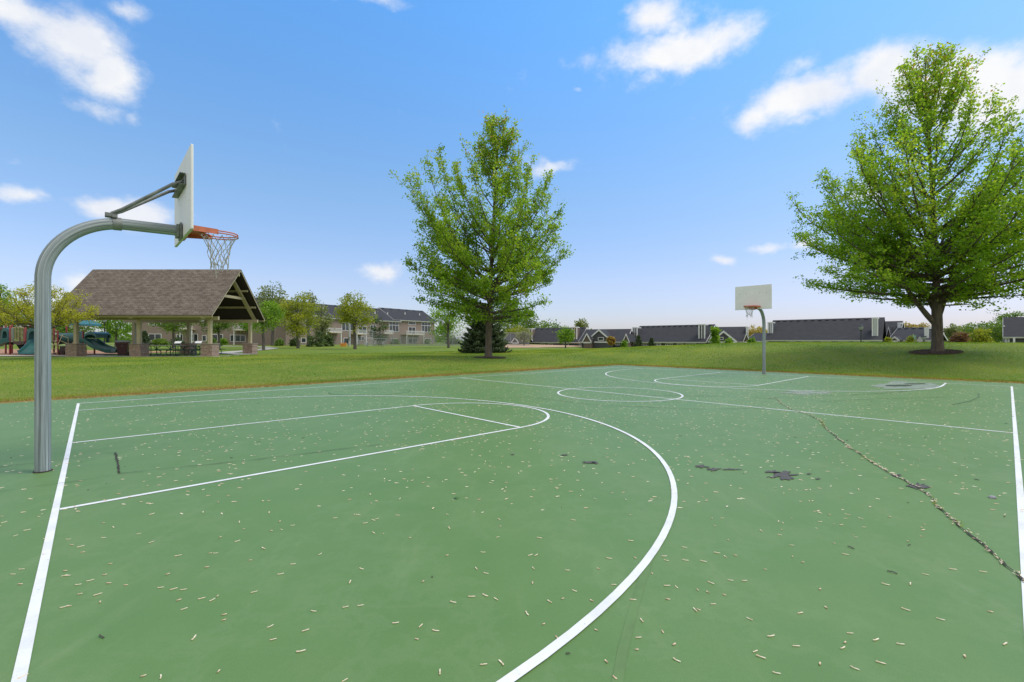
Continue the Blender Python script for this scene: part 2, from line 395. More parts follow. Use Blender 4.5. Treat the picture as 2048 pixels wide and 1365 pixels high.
for px, py, rx, ry, s_ in blobs:
    a0, e0 = pxae(px, py); wa = abs(pxae(px + rx, py)[0] - pxae(px - rx, py)[0])/2; we = abs(pxae(px, py - ry)[1] - pxae(px, py + ry)[1])/2
    da = mathn(wt, 'MULTIPLY', mathn(wt, 'SUBTRACT', az, a0), 1/wa); de = mathn(wt, 'MULTIPLY', mathn(wt, 'SUBTRACT', el, e0), 1/we)
    d2 = mathn(wt, 'ADD', mathn(wt, 'MULTIPLY', da, da), mathn(wt, 'MULTIPLY', de, de))
    g = mathn(wt, 'MULTIPLY', mathn(wt, 'POWER', 2.718, mathn(wt, 'MULTIPLY', d2, -.8)), s_)
    field = g if field is None else mathn(wt, 'MAXIMUM', field, g)
nf = noise(wt, 14, 11, .66, gen, stretch=(1, 1, 1.5))
dens = mathn(wt, 'ADD', field, mathn(wt, 'MULTIPLY', mathn(wt, 'SUBTRACT', nf, .5), 1.35))
mr = wt.nodes.new('ShaderNodeMapRange'); mr.interpolation_type = 'SMOOTHSTEP'
mr.inputs['From Min'].default_value = .20; mr.inputs['From Max'].default_value = 1.06
wt.links.new(dens, mr.inputs['Value'])
# unseen bright cloud added overhead and behind the viewer to whiten and soften light
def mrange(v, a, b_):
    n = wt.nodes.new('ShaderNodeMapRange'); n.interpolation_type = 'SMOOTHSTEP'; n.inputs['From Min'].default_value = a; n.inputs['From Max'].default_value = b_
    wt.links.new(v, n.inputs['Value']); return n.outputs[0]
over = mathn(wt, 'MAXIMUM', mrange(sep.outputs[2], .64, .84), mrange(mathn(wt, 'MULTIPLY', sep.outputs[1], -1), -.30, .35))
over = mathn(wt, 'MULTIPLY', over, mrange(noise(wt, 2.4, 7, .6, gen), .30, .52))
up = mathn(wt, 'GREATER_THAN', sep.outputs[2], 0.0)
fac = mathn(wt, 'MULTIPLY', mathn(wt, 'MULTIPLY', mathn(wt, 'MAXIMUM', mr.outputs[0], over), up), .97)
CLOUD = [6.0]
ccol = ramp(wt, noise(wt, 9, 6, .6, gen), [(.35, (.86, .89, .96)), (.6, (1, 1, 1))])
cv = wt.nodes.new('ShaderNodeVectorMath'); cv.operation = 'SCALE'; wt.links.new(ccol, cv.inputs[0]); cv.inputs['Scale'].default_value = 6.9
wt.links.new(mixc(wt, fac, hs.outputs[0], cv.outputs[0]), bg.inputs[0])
S.view_settings.view_transform = 'Standard'; S.view_settings.look = 'None'; S.view_settings.gamma = 1; S.view_settings.exposure = 0.13
S.view_settings.use_curve_mapping = False
S.cycles.max_bounces = 8; S.cycles.transparent_max_bounces = 8

# ------------------------------------------------------------------ ground
def axis_lines(lo, hi):
    out = [0, .03, .12, .3, .6, 1.0]
    while out[-1] < 62: out.append(out[-1] + .75)
    while out[-1] < 1500: out.append(out[-1]*1.16)
    a = np.array(out); inn = np.linspace(lo, hi, 24)
    return np.unique(np.concatenate([lo - a, inn, hi + a]))
gx, gy = axis_lines(XN, XE), axis_lines(YN, YE)
GX, GY = np.meshgrid(gx, gy, indexing='ij')
dx, dy = GX - .2403, GY - .0565
wx, wy = SY*dx - CY*dy, CY*dx + SY*dy
hz, dd = gh_np(wx, wy)
V = np.stack([wx, wy, hz], -1).reshape(-1, 3)
ni, nj = len(gx), len(gy)
ii, jj = np.meshgrid(np.arange(ni - 1), np.arange(nj - 1), indexing='ij')
q = np.stack([ii*nj + jj, (ii + 1)*nj + jj, (ii + 1)*nj + jj + 1, ii*nj + jj + 1], -1).reshape(-1, 4)
me = bpy.data.meshes.new('lawn'); me.vertices.add(len(V)); me.vertices.foreach_set('co', V.astype(np.float32).ravel())
me.loops.add(q.size); me.loops.foreach_set('vertex_index', q.astype(np.int32).ravel())
me.polygons.add(len(q)); me.polygons.foreach_set('loop_start', np.arange(len(q), dtype=np.int32)*4); me.polygons.foreach_set('loop_total', np.full(len(q), 4, dtype=np.int32))
me.polygons.foreach_set('use_smooth', np.ones(len(q), dtype=bool))
at = me.attributes.new('edge', 'FLOAT', 'POINT'); at.data.foreach_set('value', np.maximum(1 - ss(.05, .55, dd), .38*(1 - ss(.4, 2.6, dd))*(wx < wy*.2)).ravel().astype(np.float32))
me.update(calc_edges=True); me.materials.append(MT['lawn'])
lawn = bpy.data.objects.new('lawn', me); COL.objects.link(lawn); struct(lawn, 'mown green park lawn rising into a low bank behind the court')

mb = MB(); c4 = [C(XN, YN), C(XE, YN), C(XE, YE), C(XN, YE)]
mb.prism([(p.x, p.y, -.10) for p in c4], (0, 0, .10))
court = struct(mb.build('court', MT['court']), 'green painted basketball court with white markings')

LZ = .004
def strip(pts, w, z, closed=False, jit=0):
    """flat ribbon through court-coordinate points"""
    mb = MB(); n = len(pts); l = []; r = []
    for i in range(n):
        a = pts[(i - 1) % n] if (closed or i) else pts[i]; b_ = pts[(i + 1) % n] if (closed or i < n - 1) else pts[i]
        tx, ty = b_[0] - a[0], b_[1] - a[1]; q_ = math.hypot(tx, ty) or 1
        ww = w/2*(1 + random.uniform(-jit, jit))
        l.append(C(pts[i][0] - ty/q_*ww, pts[i][1] + tx/q_*ww, z)); r.append(C(pts[i][0] + ty/q_*ww, pts[i][1] - tx/q_*ww, z))
    o = 0
    for i in range(n if closed else n - 1):
        j = (i + 1) % n; mb.sheet([l[i], r[i], r[j], l[j]])
    return mb
def line(name, pts, w=.05, closed=False, z=LZ, mat='line'):
    return strip(pts, w, z, closed).build(name, MT[mat], court)
LW = .055
h = LW/2
line('baseline', [(0, -h), (0, W + h)]); line('baseline', [(L, -h), (L, W + h)])
line('sideline', [(h, -.025), (L - h, -.025)], .05); line('sideline', [(h, W), (L - h, W)], LW)
line('halfway_line', [(L/2, .001), (L/2, W - h)], LW)
line('centre_circle', [(L/2 + 1.74*math.cos(a), M + 1.74*math.sin(a)) for a in np.linspace(0, 2*math.pi, 73)[:-1]], LW, True, LZ*1.5)
FT, K, R3 = 5.786, 1.83, 6.12
for fl in (0, 1):
    def X_(x): return L - x if fl else x
    line('lane_line', [(X_(h), M + K), (X_(FT), M + K)], LW, z=LZ); line('lane_line', [(X_(h), M - K), (X_(FT), M - K)], LW, z=LZ)
    line('free_throw_line', [(X_(FT), M - K + h), (X_(FT), M + K - h)], LW, z=LZ*1.5)
    line('free_throw_arc', [(X_(FT + K*math.sin(a)), M + K*math.cos(a)) for a in np.linspace(0, math.pi, 41)], LW, z=LZ)
    b_ = 1.6
    pts = [(X_(h), M + R3)] + [(X_(b_ + R3*math.sin(a)), M + R3*math.cos(a)) for a in np.linspace(0, math.pi, 81)] + [(X_(h), M - R3)]
    line('three_point_line', pts, LW, z=LZ*2)

def pxc(px, py):
    z = F*EYE/(py - HZ); return Cinv((px - CX)/F*z, z)
def densify(pts, step=.06, wob=.02, rs=1):
    rg = random.Random(rs); out = []
    for (a, b_) in zip(pts[:-1], pts[1:]):
        d = math.hypot(b_[0] - a[0], b_[1] - a[1]); k = max(1, int(d/step))
        for i in range(k): t = i/k; out.append((a[0] + (b_[0] - a[0])*t + rg.gauss(0, wob), a[1] + (b_[1] - a[1])*t + rg.gauss(0, wob)))
    out.append(pts[-1]); return out
CRACK = [pxc(*p) for p in [(1534, 797), (1554, 799), (1562, 808), (1581, 819), (1616, 829.5), (1641.6, 843), (1651.7, 858), (1672, 875), (1702, 898.6), (1736, 919), (1756, 934), (1786.5, 951), (1813.5, 964), (1837, 978), (1860.6, 993), (1874, 1013), (1894, 1030), (1918, 1052), (1935, 1070.5), (1965, 1089), (1989, 1112.6), (2015.7, 1136), (2048, 1165), (2110, 1215)]]
CZ = .010
crk = densify(CRACK, .06, .007, 3)
strip(crk, .014, CZ, jit=.6).build('crack', MT['crack'], court)
for pts, w in (([(1534, 797), (1610, 794), (1702, 791), (1786, 786), (1836, 781)], .018), ([(1534, 797), (1420, 793), (1300, 792), (1180, 790)], .014),
               ([(-40, 940), (0, 935.7), (105, 922.5), (230, 907)], .008), ([(239, 948.4), (330, 939), (430, 929), (520, 919.5), (640, 905), (760, 890)], .008),
               ([(-60, 995), (0, 984), (109, 969.5), (180, 960), (238, 951)], .005), ([(920, 799), (1060, 796), (1200, 812), (1420, 820), (1530, 817)], .012)):
    strip(densify([pxc(*p) for p in pts], .12, .008, len(pts)), w, CZ, jit=.9).build('crack', MT['crack'], court)
strip(densify([pxc(231, 907), pxc(236, 928), pxc(239, 948)], .05, .004, 7), .016, CZ + .002, jit=.4).build('crack', MT['crack'], court)
def blotch(px, py, rx, ry, mat, name, z=.007, seed=0, n=110, rough=.35):
    rg = random.Random(seed); ph = [rg.uniform(0, 6.28) for _ in range(6)]; am = [rg.uniform(.3, 1) for _ in range(6)]
    pts = []
    for i in range(n):
        a = 2*math.pi*i/n
        k = 1 + rough*sum(am[j]*math.sin((j + 2)*a + ph[j]) for j in range(6))/2.2 + rough*.22*math.sin(9*a + ph[0]*3) + rough*.18*math.sin(14*a + ph[1]*2) + rg.gauss(0, rough*.10)
        X, Y = pxc(px + rx*k*math.cos(a), py + ry*k*math.sin(a)); pts.append(C(X, Y, z))
    c = C(*pxc(px, py), z); mb = MB(); mb.add([c] + pts, [(0, i + 1, (i + 1) % n + 1) for i in range(n)]); return mb.build(name, MT[mat], court)
for i, (a, b_, c_, d_) in enumerate([(1567, 952, 26, 8), (1545, 945, 14, 3), (1402, 934, 13, 3), (1427, 940, 13, 3), (1462, 940, 16, 1.6), (1178, 926, 14, 2.4), (1190, 927, 9, 1.6), (1129, 911, 7, 1.5), (1838, 974, 18, 6.5), (1793, 952, 10, 2.6), (1618, 949, 5, 1.5), (1636, 959, 5, 1.6), (1025, 910, 4, 1.2)]):
    blotch(a, b_, c_*.86, d_*.86, 'patch', 'worn_patch', .0075, i, rough=.5)
blotch(1815, 772, 68, 7, 'chalk', 'silt_stain', .0045, 31, rough=.2); blotch(1612, 786, 44, 3.5, 'chalk', 'silt_stain', .0045, 32)
blotch(1797, 772.0, 28, 1.7, 'puddle', 'dark_stain', .0085, 33, rough=.1); blotch(1830, 768.5, 22, 1.1, 'puddle', 'dark_stain', .0085, 34, rough=.1)
for k, (pts, w) in enumerate((([(656, 786), (662, 789), (690, 791), (780, 790), (818, 785), (820, 781), (812, 780)], .03), ([(690, 779), (740, 777), (760, 777.5)], .03),
                ([(1905, 810), (1940, 803), (1958, 795), (1957, 788), (1950, 787)], .03), ([(1640, 804), (1760, 798), (1900, 795)], .02))):
    strip([pxc(*p) for p in pts], w, .009).build('scuff_mark', MT['scuff'], court)
strip([pxc(*p) for p in ((1300, 1120), (1283, 1165), (1264, 1230), (1246, 1300), (1232, 1380))], .05, .0025).build('scuff_mark', MT['skid'], court)

# ------------------------------------------------------------------ maple seeds and litter
rgn = np.random.default_rng(11)
NEAR = [(90, 1079, 10), (88, 1110, 10), (127, 1216, 25), (138, 1214, 15), (42, 1140, 8), (40, 1170, 3), (25, 1150, 0), (136, 1080, 5), (160, 1095, 30), (165, 1106, 20), (206, 1077, 2), (143, 1091, 8), (130, 1143, 0), (155, 1171, 8), (128, 1153, 30), (133, 1153, 5), (159, 1190, 20), (179, 1163, 25), (194, 1191, 30), (209, 1151, 20), (217, 1168, 5), (220, 1129, 15), (251, 1172, 5), (200, 1206, 70), (320, 1177, 10), (346, 1180, 25), (366, 1181, 12), (335, 1150, 40), (357, 1202, 30), (367, 1220, 25), (402, 1199, 20), (424, 1202, 40), (435, 1194, 60), (413, 1136, 15), (420, 1108, 15), (430, 1108, 5), (448, 1231, 15), (447, 1242, 25), (388, 1278, 60), (286, 1354, 20), (322, 1356, 75), (437, 1345, 55), (44, 1356, 40), (302, 1086, 40), (355, 1113, 20), (474, 1084, 30), (507, 1186, 20), (500, 1122, 20),
        (966, 1331, 5), (1004, 1328, 75), (1213, 1325, 70), (1229, 1357, -35), (1273, 1301, 0), (1276, 1277, 2), (1348, 1291, 20), (1352, 1322, -30), (1325, 1265, -55), (1284, 1243, 60), (1193, 1262, 80), (1113, 1276, -40), (1087, 1250, 20), (1053, 1228, -45), (1100, 1205, 80), (1125, 1199, 20), (1184, 1203, 80), (1148, 1183, -25), (1227, 1171, 0), (1265, 1201, -5), (1335, 1200, -15), (1352, 1175, -50), (1333, 1173, 0), (1304, 1148, -55), (1395, 1181, -50), (1426, 1210, 3), (1397, 1221, -30), (1391, 1222, 60), (1416, 1186, 70), (1421, 1167, -30), (1460, 1162, -15), (1488, 1163, 0), (1448, 1191, -30), (942, 1195, 0), (969, 1192, -25), (993, 1200, 80), (953, 1139, 70), (971, 1148, -15), (1065, 1167, -60), (1067, 1138, 70), (1134, 1142, -8), (1197, 1139, 80), (965, 1106, -5), (1078, 1077, -15), (1060, 1112, 20), (1072, 1112, 30), (1217, 1118, -15), (1270, 1117, -40), (1370, 1122, -15), (1406, 1124, -20), (1332, 1122, -20), (1328, 1114, 0), (1451, 1115, 60), (1368, 1096, -15), (1470, 1112, -15), (1433, 1107, -15), (905, 1206, -15), (545, 1281, 15), (610, 1263, 20), (626, 1224, -10), (600, 1305, 10), (690, 1216, 15), (720, 1213, 10), (790, 1248, 5), (833, 1280, -10), (700, 1166, 60), (722, 1139, -20), (841, 1254, 40), (880, 1347, 60), (540, 1255, 30), (560, 1150, 15), (585, 1130, 10), (640, 1110, 40), (1510, 1305, 15), (1600, 1228, 10), (1640, 1330, 30), (1708, 1338, -30), (1760, 1327, -20), (1690, 1287, 20), (1552, 1348, -15), (1800, 1290, -10), (1880, 1240, -25), (1930, 1315, 30), (1500, 1240, 80), (1530, 1140, -20), (1640, 1180, 20), (1752, 1282, 10), (1905, 1140, -15), (1965, 1145, -15), (1850, 1150, -20), (1770, 1170, -25), (1690, 1110, -20), (1585, 1115, 30), (1605, 1126, 0), (1668, 1088, -10), (1810, 1220, -30), (1980, 1225, -20), (2010, 1290, 15)]
seeds = []
for px, py, an in NEAR:
    X, Y = pxc(px, py); p = C(X, Y); z = p.y
    seeds.append((p.x, p.y, math.radians(an)*1.6, rgn.uniform(.85, 1.15), .004))
# the rest: denser towards the middle and the right of the court
NS = 14000; Xs = rgn.uniform(XN + .1, XE - .05, NS); Ys = rgn.uniform(YN + .1, YE - .05, NS)
den = .35 + .65*np.exp(-((Xs - 12)/8)**2)*np.exp(-((Ys - 5)/7)**2)
den *= .55 + .9*(np.sin(Xs*1.3 + Ys*.7)*np.sin(Ys*1.1 - Xs*.4)*.5 + .5)
keep = rgn.random(NS) < den
for X, Y in zip(Xs[keep], Ys[keep]):
    p = C(X, Y)
    if p.y < .9: continue
    py = HZ + EYE*F/p.y; px = CX + F*p.x/p.y
    if py > 1085 and (px < 520 or 900 < px < 1500): continue
    if py > 1085 and rgn.random() < .72: continue
    if px < -40 or px > 2090 or py > 1400: continue
    seeds.append((p.x, p.y, rgn.normal(.1, .6) + (0 if rgn.random() < .75 else 1.5), rgn.uniform(.75, 1.25), .004))
for i in range(0, len(crk) - 1):          # litter caught in the crack
    p = C(*crk[i]); px = CX + F*p.x/p.y
    k = 6 if (1855 < px < 1935 or 1690 < px < 1790) else 3
    for _ in range(k if rgn.random() < .75 else 0):
        t = crk[min(i + 1, len(crk) - 1)]; q_ = C(*t); a = math.atan2(q_.y - p.y, q_.x - p.x)
        seeds.append((p.x + rgn.normal(0, .013), p.y + rgn.normal(0, .013), a + rgn.normal(0, .5), rgn.uniform(.5, .95), .011))
for _ in range(150):                       # small drifts
    X0, Y0 = rgn.uniform(1, XE - 1), rgn.uniform(-2, YE - 1)
    for _k in range(rgn.integers(4, 12)):
        p = C(X0 + rgn.normal(0, .28), Y0 + rgn.normal(0, .22)); px = CX + F*p.x/max(p.y, .1)
        if p.y > 3.2 and -40 < px < 2090: seeds.append((p.x, p.y, rgn.normal(.1, .9), rgn.uniform(.55, 1.2), .004))
seeds.sort(key=lambda s: s[1])
def seed_shape(var):
    """winged samara: fat nutlet, long papery wing with a curved back edge"""
    top = [(-.020, 0), (-.017, .0045), (-.010, .0052), (-.004, .0035), (.008, .0058), (.020, .0060), (.027, .0035), (.028, -.001), (.018, -.0035), (.006, -.0035), (-.004, -.0032), (-.011, -.0048), (-.018, -.0040)]
    if var == 1: top = [(x*.6, y*1.2) for x, y in top]
    if var == 2: top = [(x, y + 6*x*x) for x, y in top]
    return top
mesh_var = []
for v in range(3):
    pr = seed_shape(v); n = len(pr)
    vs = [(x, y, .0035 + (.004 if x < -.006 else .0015) + .12*(x + .02)**2*6) for x, y in pr] + [(x*.95, y*.9, .0012) for x, y in pr] + [(-.012, 0, .0105), (.010, .001, .0052)]
    fs = []
    for i in range(n):
        j = (i + 1) % n; fs.append((i, n + i, n + j, j))
        ci = 2*n if (pr[i][0] + pr[j][0])/2 < -.003 else 2*n + 1
        fs.append((i, j, ci))
    fs += [(2*n, 3, 2*n + 1), (2*n, 2*n + 1, 10)]
    mm = bpy.data.meshes.new('maple_seed'); mm.from_pydata(vs, [], fs); mm.update()
    at = mm.attributes.new('rnd', 'FLOAT', 'POINT'); at.data.foreach_set('value', [(.75, .45, .9)[v] + (.1 if x > 0 else -.25) for x, y, z in vs])
    mm.materials.append(MT['seed']); mesh_var.append(mm)
for i, (x, y, a, s_, lz) in enumerate(seeds[:300]):
    o = bpy.data.objects.new('maple_seed', mesh_var[(i*7) % 3]); COL.objects.link(o)
    o.location = (x, y, lz - .001); o.rotation_euler = (0, 0, a); o.scale = (s_*.80, s_*.64, s_*.5)
    tag(o, 'tan winged maple seed lying on the near part of the green court', 'seed', 'maple seeds scattered on the court')
rest = np.array(seeds[300:])
base = np.array([(-.022, 0, .005), (-.012, .006, .010), (.024, .005, .006), (.030, -.002, .004), (-.01, -.005, .004), (-.022, 0, .005)])
vv = []
for sgn in (1,):
    ca, sa = np.cos(rest[:, 2]), np.sin(rest[:, 2])
    for bx, by, bz in base[:5]:
        bx, by = bx*.78, by*.78; vv.append(np.stack([rest[:, 0] + (bx*ca - by*sa)*rest[:, 3], rest[:, 1] + (bx*sa + by*ca)*rest[:, 3], bz*.6 + 0*ca + rest[:, 4]], -1))
VV = np.stack(vv, 1).reshape(-1, 3)
o = np_mesh('seed_litter', VV, 5, MT['seed'], rnd=rgn.uniform(.1, 1, len(rest)))
tag(o, 'maple seed litter strewn over the far part of the green court', 'seed litter', kind='stuff')
tw = MB()
for _ in range(260):
    p = C(rgn.uniform(-1, XE - .5), rgn.uniform(-2, YE - .5))
    if p.y < 1.6: continue
    a = rgn.uniform(0, 3.14); l = rgn.uniform(.006, .032)*(1 if rgn.random() < .5 else .4); dx_, dy_ = math.cos(a)*l, math.sin(a)*l
    tw.tube([(p.x - dx_, p.y - dy_, .006), (p.x + rgn.normal(0, .004), p.y + rgn.normal(0, .004), .009), (p.x + dx_, p.y + dy_, .006)], rgn.uniform(.0015, .004), 5)
tag(tw.build('twig_litter', MT['bark2']), 'dark broken twigs and bits strewn over the court', 'twigs', kind='stuff')
# green leaf, small stone
p = C(*pxc(912, 998)); mb = MB(); mb.add([(p.x - .03, p.y, .004), (p.x, p.y - .018, .014), (p.x + .032, p.y + .004, .008), (p.x + .004, p.y + .02, .018), (p.x + .015, p.y - .02, .006)], [(0, 1, 4, 2, 3)])
tag(mb.build('fallen_leaf', MT['leafy']), 'small fresh green leaf fallen on the court inside the three point arc', 'leaf')
p = C(*pxc(1985, 997)); mb = MB()
vs = []; 
for zr, rr in ((0, .026), (.010, .030), (.022, .018)):
    for k in range(8): an = k*math.pi/4; vs.append((p.x + 1.3*rr*math.cos(an)*random.uniform(.8, 1.1), p.y + .8*rr*math.sin(an)*random.uniform(.8, 1.1), zr))
mb.add(vs, [(i*8 + k, i*8 + (k + 1) % 8, i*8 + 8 + (k + 1) % 8, i*8 + 8 + k) for i in range(2) for k in range(8)] + [tuple(range(16, 24)), tuple(range(7, -1, -1))])
tag(mb.build('pebble', MT['rock']), 'small grey stone lying on the court right of the long crack', 'stone')
# tufts of grass in the crack
gv = []; gr = []
for i in range(0, len(crk)):
    p = C(*crk[i]); px = CX + F*p.x/p.y
    if (1636 < px < 1650 or 1725 < px < 1745 or 1905 < px < 1930 or 1868 < px < 1880):
        for _ in range(4):
            a = rgn.uniform(0, 6.28); b0 = np.array([p.x + rgn.normal(0, .012), p.y + rgn.normal(0, .012), .005]); hh = rgn.uniform(.015, .045)
            gv += [b0 + (.003*math.cos(a), .003*math.sin(a), 0), b0 - (.003*math.cos(a), .003*math.sin(a), 0), b0 + (rgn.normal(0, .02), rgn.normal(0, .02), hh)]; gr.append(rgn.uniform(.25, 1))
o = np_mesh('crack_weeds', np.array(gv), 3, FOL['grass'], rnd=np.array(gr)); tag(o, 'short green weeds sprouting from the long crack in the court', 'weeds', kind='stuff')

# ------------------------------------------------------------------ grass blades
NG = 330000
uu = rgn.random(NG); side = rgn.random(NG) < .52
d = np.where(rgn.random(NG) < .30, rgn.uniform(-.06, .9, NG), rgn.uniform(0, 1, NG)**1.4*26)
al = rgn.uniform(-6, XE + 22, NG); d = d - .11*(d < .9)*np.clip(np.sin(al*1.7) + np.sin(al*4.3 + 1) + np.sin(al*11), 0, 3)/2
X = np.where(side, al, XE + d); Y = np.where(side, YE + d, al*.82 - .5)
wx = SY*(X - .2403) - CY*(Y - .0565); wy = CY*(X - .2403) + SY*(Y - .0565)
ok = (wy > 5) & (np.abs(wx) < 1.16*wy) & np.where(side, X < XE + d, Y < YE + d)
wx, wy, d = wx[ok], wy[ok], d[ok]; n = len(wx)
hz, dd = gh_np(wx, wy); hz = np.maximum(hz, 0)
hh = rgn.uniform(.025, .065, n)*(1 + .3*(dd < .5)); ww = .0007*wy*rgn.uniform(.5, 1.1, n)
an = rgn.uniform(0, 6.28, n); lx, ly = rgn.normal(0, .03, n), rgn.normal(0, .03, n)
b0 = np.stack([wx, wy, hz - .01], -1); wv = np.stack([np.cos(an)*ww, np.sin(an)*ww, 0*an], -1)
tp = b0 + np.stack([lx, ly, hh + .01], -1)
pt = .5 + .24*np.sin(wx*.9 + 1.3*np.sin(wy*.35)) + .24*np.sin(wy*.8 + wx*.25 + 2*np.sin(wx*.17)) + .14*np.sin(wx*2.3 - wy*1.1) + .12*np.sin(wx*.21 + wy*.33)
hill = ss(.15, .5, wx/wy)
dry = rgn.random(n) < np.clip(.85*(1 - dd/.42), .03, 1) + .5*np.exp(-dd/1.5)*(1 - hill)*np.clip(pt*2 - .7, 0, 1)
rv = np.where(dry, rgn.uniform(0, .19, n), np.clip(.22 + .78*(pt - .17*hill + rgn.normal(0, .16, n)), .22, 1))
o = np_mesh('grass', np.stack([b0 - wv, b0 + wv, tp], 1).reshape(-1, 3), 3, FOL['grass'], rnd=rv)
tag(o, 'short mown grass with a dry brown fringe along the court edge', 'grass', kind='stuff')

# dandelion-like yellow flowers are left to the grass; concrete, chips, dirt
def drape(name, poly_px, mat, lift, label, res=10):
    """quad patch given by four ground corners (x,y), draped on the lawn"""
    a, b_, c_, d_ = [np.array(p) for p in poly_px]; mb = MB(); vs = []
    for i in range(res + 1):
        for j in range(res + 1):
            s, t = i/res, j/res; p = (a*(1 - s) + b_*s)*(1 - t) + (d_*(1 - s) + c_*s)*t
            vs.append((p[0], p[1], gh(p[0], p[1]) + lift))
    mb.add(vs, [(i*(res + 1) + j, (i + 1)*(res + 1) + j, (i + 1)*(res + 1) + j + 1, i*(res + 1) + j + 1) for i in range(res) for j in range(res)])
    return struct(mb.build(name, MT[mat], smooth=True), label)
def G(px, z): x = (px - CX)/F*z; return (x, z)
drape('playground_surface', [(-60, 34.2), (-34.2, 34.6), (-32.6, 46), (-62, 50)], 'chips', .03, 'reddish wood chip bed under the playground', 14)
drape('walkway', [(-62, 31.6), (-33.2, 33.0), (-33.2, 35.2), (-62, 33.9)], 'concrete', .045, 'pale concrete walk in front of the playground', 14)
def ribbon(name, pts, w, mat, lift, label):
    mb = MB(); vs = []
    pts = [Vector((p[0], p[1], 0)) for p in pts]; dn = []
    for a, b_ in zip(pts[:-1], pts[1:]):
        for k in range(6): dn.append(a.lerp(b_, k/6))
    dn.append(pts[-1])
    for i, p in enumerate(dn):
        t = (dn[min(i + 1, len(dn) - 1)] - dn[max(i - 1, 0)]).normalized(); r = Vector((t.y, -t.x, 0))*w/2
        for s in (-1, 1):
            q_ = p + r*s; vs.append((q_.x, q_.y, gh(q_.x, q_.y) + lift))
    mb.add(vs, [(2*i, 2*i + 1, 2*i + 3, 2*i + 2) for i in range(len(dn) - 1)])
    return struct(mb.build(name, MT[mat], smooth=True), label)
ribbon('path', [(-21.5, 37.2), G(445, 41), G(475, 46), G(510, 52), G(545, 60), G(520, 68), G(430, 72), (-80, 76)], 1.7, 'concrete', .04, 'concrete path curving from the shelter over the lawn')
drape('infield', [G(960, 66), G(1075, 70), G(1190, 98), G(960, 98)], 'dirt', .05, 'tan dirt infield of the ball field beyond the lawn', 16)

# ------------------------------------------------------------------ basketball hoops
def pole_mesh(root):
    """bent pipe in local axes: x towards the board"""
    pts = [(0, 0, z) for z in np.linspace(-.05, 2.24, 12)] + [(.76 - .76*math.cos(a), 0, 2.25 + .76*math.sin(a)) for a in np.linspace(.05, math.pi/2, 18)] + [(x, 0, 3.01 + .02*(x - .76)) for x in np.linspace(.85, 1.30, 5)]
    mb = MB(); n = 40; mb.tube(pts, .070, n)
    # shallow flutes run along the pipe
    o = mb.build('pole', MT['galv'], root, smooth=True)
    me = o.data; at = me.attributes.new('pc', 'FLOAT_VECTOR', 'POINT'); vals = []
    ln = 0; prev = None
    for i, p in enumerate(pts):
        v = Vector(p); ln += (v - prev).length if prev else 0; prev = v
        for k in range(n):
            a = 2*math.pi*k/n; vals += [1.1*math.cos(a), 1.1*math.sin(a), ln*.10]
    at.data.foreach_set('vector', vals)
    return o
